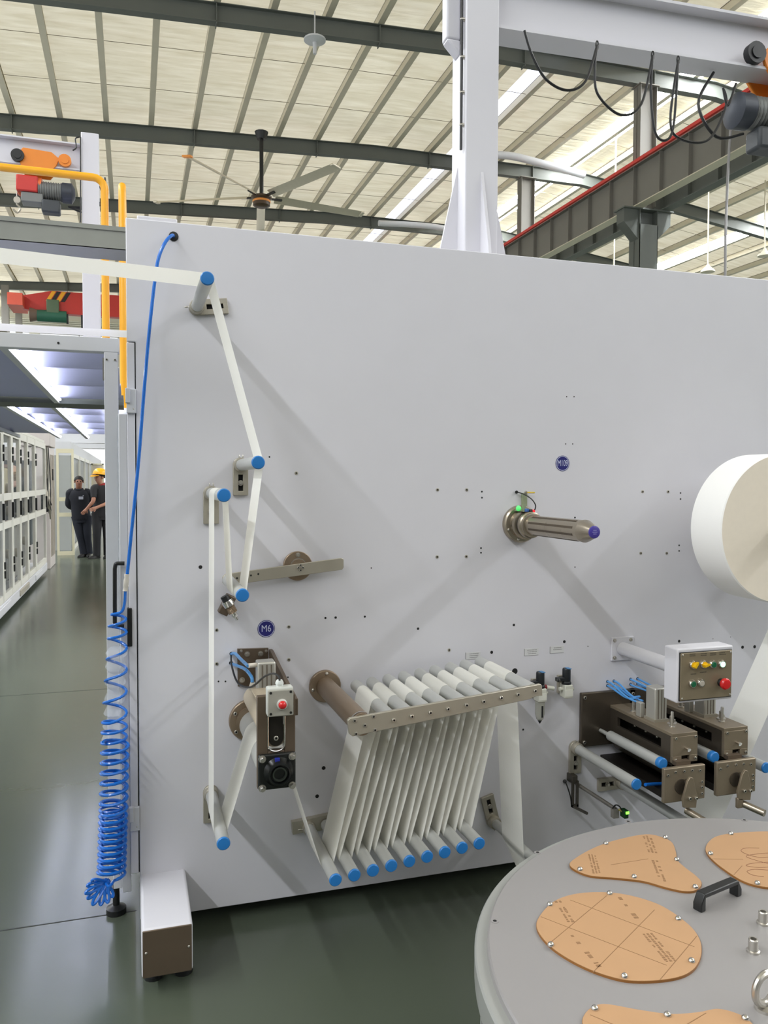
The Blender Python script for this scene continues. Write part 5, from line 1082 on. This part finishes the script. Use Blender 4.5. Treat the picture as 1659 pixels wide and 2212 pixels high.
for k in range(10):
    a = 2 * PI * k / 10 + .3; b = MB(); b.box(-.012, .012, -.018, .006, .05, .415); o = b.build('side_rib', GREYS, t); R = Matrix.Rotation(a + PI / 2, 4, 'Z'); o.data.transform(Matrix.Translation((0, 0, 0)) @ Matrix.Translation(V((DX, DY, 0)) * 0)); 
    o.data.transform(Matrix.Translation((DX, DY, 0))); o.data.transform(Matrix.Translation((-DX, -DY, 0)))
    me = o.data
    for v in me.vertices: v.co = v.co + V((DX, DY, 0)) 
    me.transform(Matrix.Rotation(a + PI / 2, 4, 'Z')); me.transform(Matrix.Translation((math.cos(a) * (DR - .03), math.sin(a) * (DR - .03), 0)))
for k in range(4):
    a = PI / 4 + k * PI / 2; b = MB(); b.cyl((DX + .6 * math.cos(a), DY + .6 * math.sin(a), 0), (DX + .6 * math.cos(a), DY + .6 * math.sin(a), .035), .05, n=16); b.build('foot', BLACK, t)
tz = DZ
for q in ((1069, 1990), (1161, 1842), (1357, 1775), (1608, 1772)): 
    p = onz(*q, tz); bolt(t, p, (0, 0, 1), .0095, .0012, 'socket', GREY, 'countersunk_screw')
# kraft masked window covers
def cover(pts, screws, label, lines, marks, ink=None):
    P = [onz(x, y, tz + .006) for x, y in pts]; P = spline(P, 6, True); c = sum(P, V()) / len(P)
    b = MB(); b.prism([V((p.x, p.y, tz)) for p in P], (0, 0, .0052)); cv = b.build('cover_sheet', KRAFTEDGE, t, ang=40, label=label)
    b = MB(); b.prism([V((p.x, p.y, tz + .0052)) for p in [q + (c - q) * .004 for q in P]], (0, 0, .0008)); b.build('kraft_paper', KRAFT, cv)
    for q in screws: bolt(cv, onz(*q, tz + .006) , (0, 0, 1), .0078, .008, 'dome', CHROME, 'screw')
    zi = tz + .0062
    if lines:
        b = MB()
        for (a, d) in lines: b.bar(onz(*a, zi), onz(*d, zi), .0016, .0003)
        b.build('sheet_lines', INK, cv)
    if marks:
        b = MB(); rr = random.Random(len(pts))
        for (a, d, rows, h, dn) in marks:
            A = onz(*a, zi); D = onz(*d, zi); u = (D - A); L = u.length; u.normalize(); s_ = V((-u.y, u.x, 0))
            for row in range(rows):
                x = 0
                while x < L:
                    w = h * (.3 + .8 * rr.random())
                    if rr.random() < dn: b.bar(A + u * x + s_ * h * 1.35 * row, A + u * (x + w) + s_ * h * 1.35 * row, h * (.5 + .5 * rr.random()), .0003)
                    x += w + h * .35
        b.build('printed_marks', INK, cv, kind='stuff')
    if ink:
        for pl_ in ink:
            b = MB(); b.tube(spline([onz(*q, zi) for q in pl_], 6), .0008, 4); b.build('pen_scribble', mat('scribble_brown', (134, 88, 62), .7), cv)
    return cv
cover([(1159, 2004), (1170, 1972), (1205, 1942), (1262, 1928), (1340, 1930), (1420, 1952), (1480, 1990), (1510, 2025), (1515, 2062), (1497, 2095), (1455, 2113), (1380, 2119), (1320, 2110), (1250, 2083), (1190, 2045)],
      [(1188, 1955), (1317, 1931), (1465, 1986), (1494, 2077), (1349, 2110), (1190, 2042)], 'oval brown paper masked cover, nearest whole one',
      [((1310, 1935), (1190, 2035)), ((1414, 1965), (1280, 2101)), ((1505, 2022), (1425, 2117)), ((1168, 1980), (1440, 2085)), ((1232, 1944), (1500, 2045))],
      [((1200, 1946), (1228, 1991), 2, .008, .8), ((1235, 2020), (1292, 2085), 1, .012, .6), ((1390, 2017), (1440, 2076), 3, .007, .85), ((1338, 1938), (1376, 1984), 1, .012, .5)])
cover([(1231, 1870), (1245, 1852), (1290, 1828), (1340, 1812), (1395, 1802), (1430, 1808), (1452, 1820), (1460, 1840), (1464, 1858), (1478, 1872), (1505, 1893), (1516, 1908), (1505, 1922), (1480, 1925), (1440, 1917), (1390, 1903), (1330, 1896), (1270, 1890)],
      [(1253, 1879), (1309, 1823), (1437, 1810), (1462, 1858), (1502, 1917), (1370, 1895)], 'bean shaped brown paper masked cover beside the black handle', [((1320, 1868), (1400, 1855))],
      [((1272, 1845), (1282, 1885), 3, .006, .8), ((1390, 1805), (1402, 1840), 3, .007, .7), ((1410, 1858), (1426, 1900), 2, .008, .6)])
cover([(1524, 1835), (1531, 1818), (1552, 1805), (1600, 1798), (1680, 1797), (1740, 1815), (1770, 1850), (1765, 1890), (1720, 1912), (1665, 1917), (1610, 1905), (1565, 1878), (1535, 1853)],
      [(1579, 1802), (1535, 1845), (1636, 1909), (1760, 1880)], 'oval brown paper masked cover with pen scribbles at the right frame edge', [((1538, 1855), (1605, 1856)), ((1603, 1870), (1585, 1890))], [],
      [[(1640, 1832), (1610, 1832), (1601, 1838), (1615, 1846), (1640, 1852), (1665, 1850), (1680, 1838)], [(1665, 1842), (1625, 1846), (1612, 1850), (1625, 1856), (1660, 1866)], [(1665, 1862), (1625, 1865), (1612, 1870), (1640, 1874), (1670, 1872)], [(1665, 1880), (1630, 1878), (1614, 1882), (1625, 1890), (1650, 1894)]])
cover([(1259, 2215), (1263, 2190), (1283, 2173), (1312, 2169), (1380, 2181), (1450, 2190), (1510, 2186), (1550, 2179), (1590, 2188), (1620, 2205), (1640, 2240), (1600, 2290), (1500, 2310), (1380, 2300), (1290, 2265)],
      [(1285, 2180), (1442, 2194), (1610, 2201)], 'brown paper masked cover cut by the bottom frame edge', [((1275, 2192), (1330, 2215)), ((1525, 2188), (1480, 2215))], [])
# black handle
p0 = onz(1510, 1966, tz); p1 = onz(1589, 1932, tz); u = (p1 - p0).normalized(); s_ = V((-u.y, u.x, 0)); up_ = V((0, 0, 1)); Lh = (p1 - p0).length
b = MB(); outl = [(-.008, 0), (-.008, .018), (.006, .043), (Lh - .006, .043), (Lh + .008, .018), (Lh + .008, 0), (Lh - .010, 0), (Lh - .010, .032), (.010, .032), (.010, 0)]
b.prism([p0 + u * x + up_ * z - s_ * .0125 for x, z in outl], s_ * .025); b.build('handle', BLACK, t, bevel=.0025)
# pegs and lifting eye
for q in ((1648, 1995), (1627, 2056)):
    p = onz(*q, tz); b = MB(); b.lathe(p, (0, 0, 1), [(.0145, 0), (.0145, .004), (.0105, .005), (.0105, .028), (.009, .03), (.0065, .03), (.006, .016)], 20, True, True); b.build('socket_screw', BOLT, t)
p = onz(1652, 2180, tz); c = p + V((0, 0, .042)); b = MB(); b.tube([c + V((.03 * math.cos(a), .006 * math.cos(a), .03 * math.sin(a))) for a in [k * 2 * PI / 28 for k in range(28)]], .0075, 10, True); b.lathe(p, (0, 0, 1), [(.02, 0), (.02, .006), (.009, .01), (.009, .016)], 20); b.build('lifting_eye', BOLT, t)
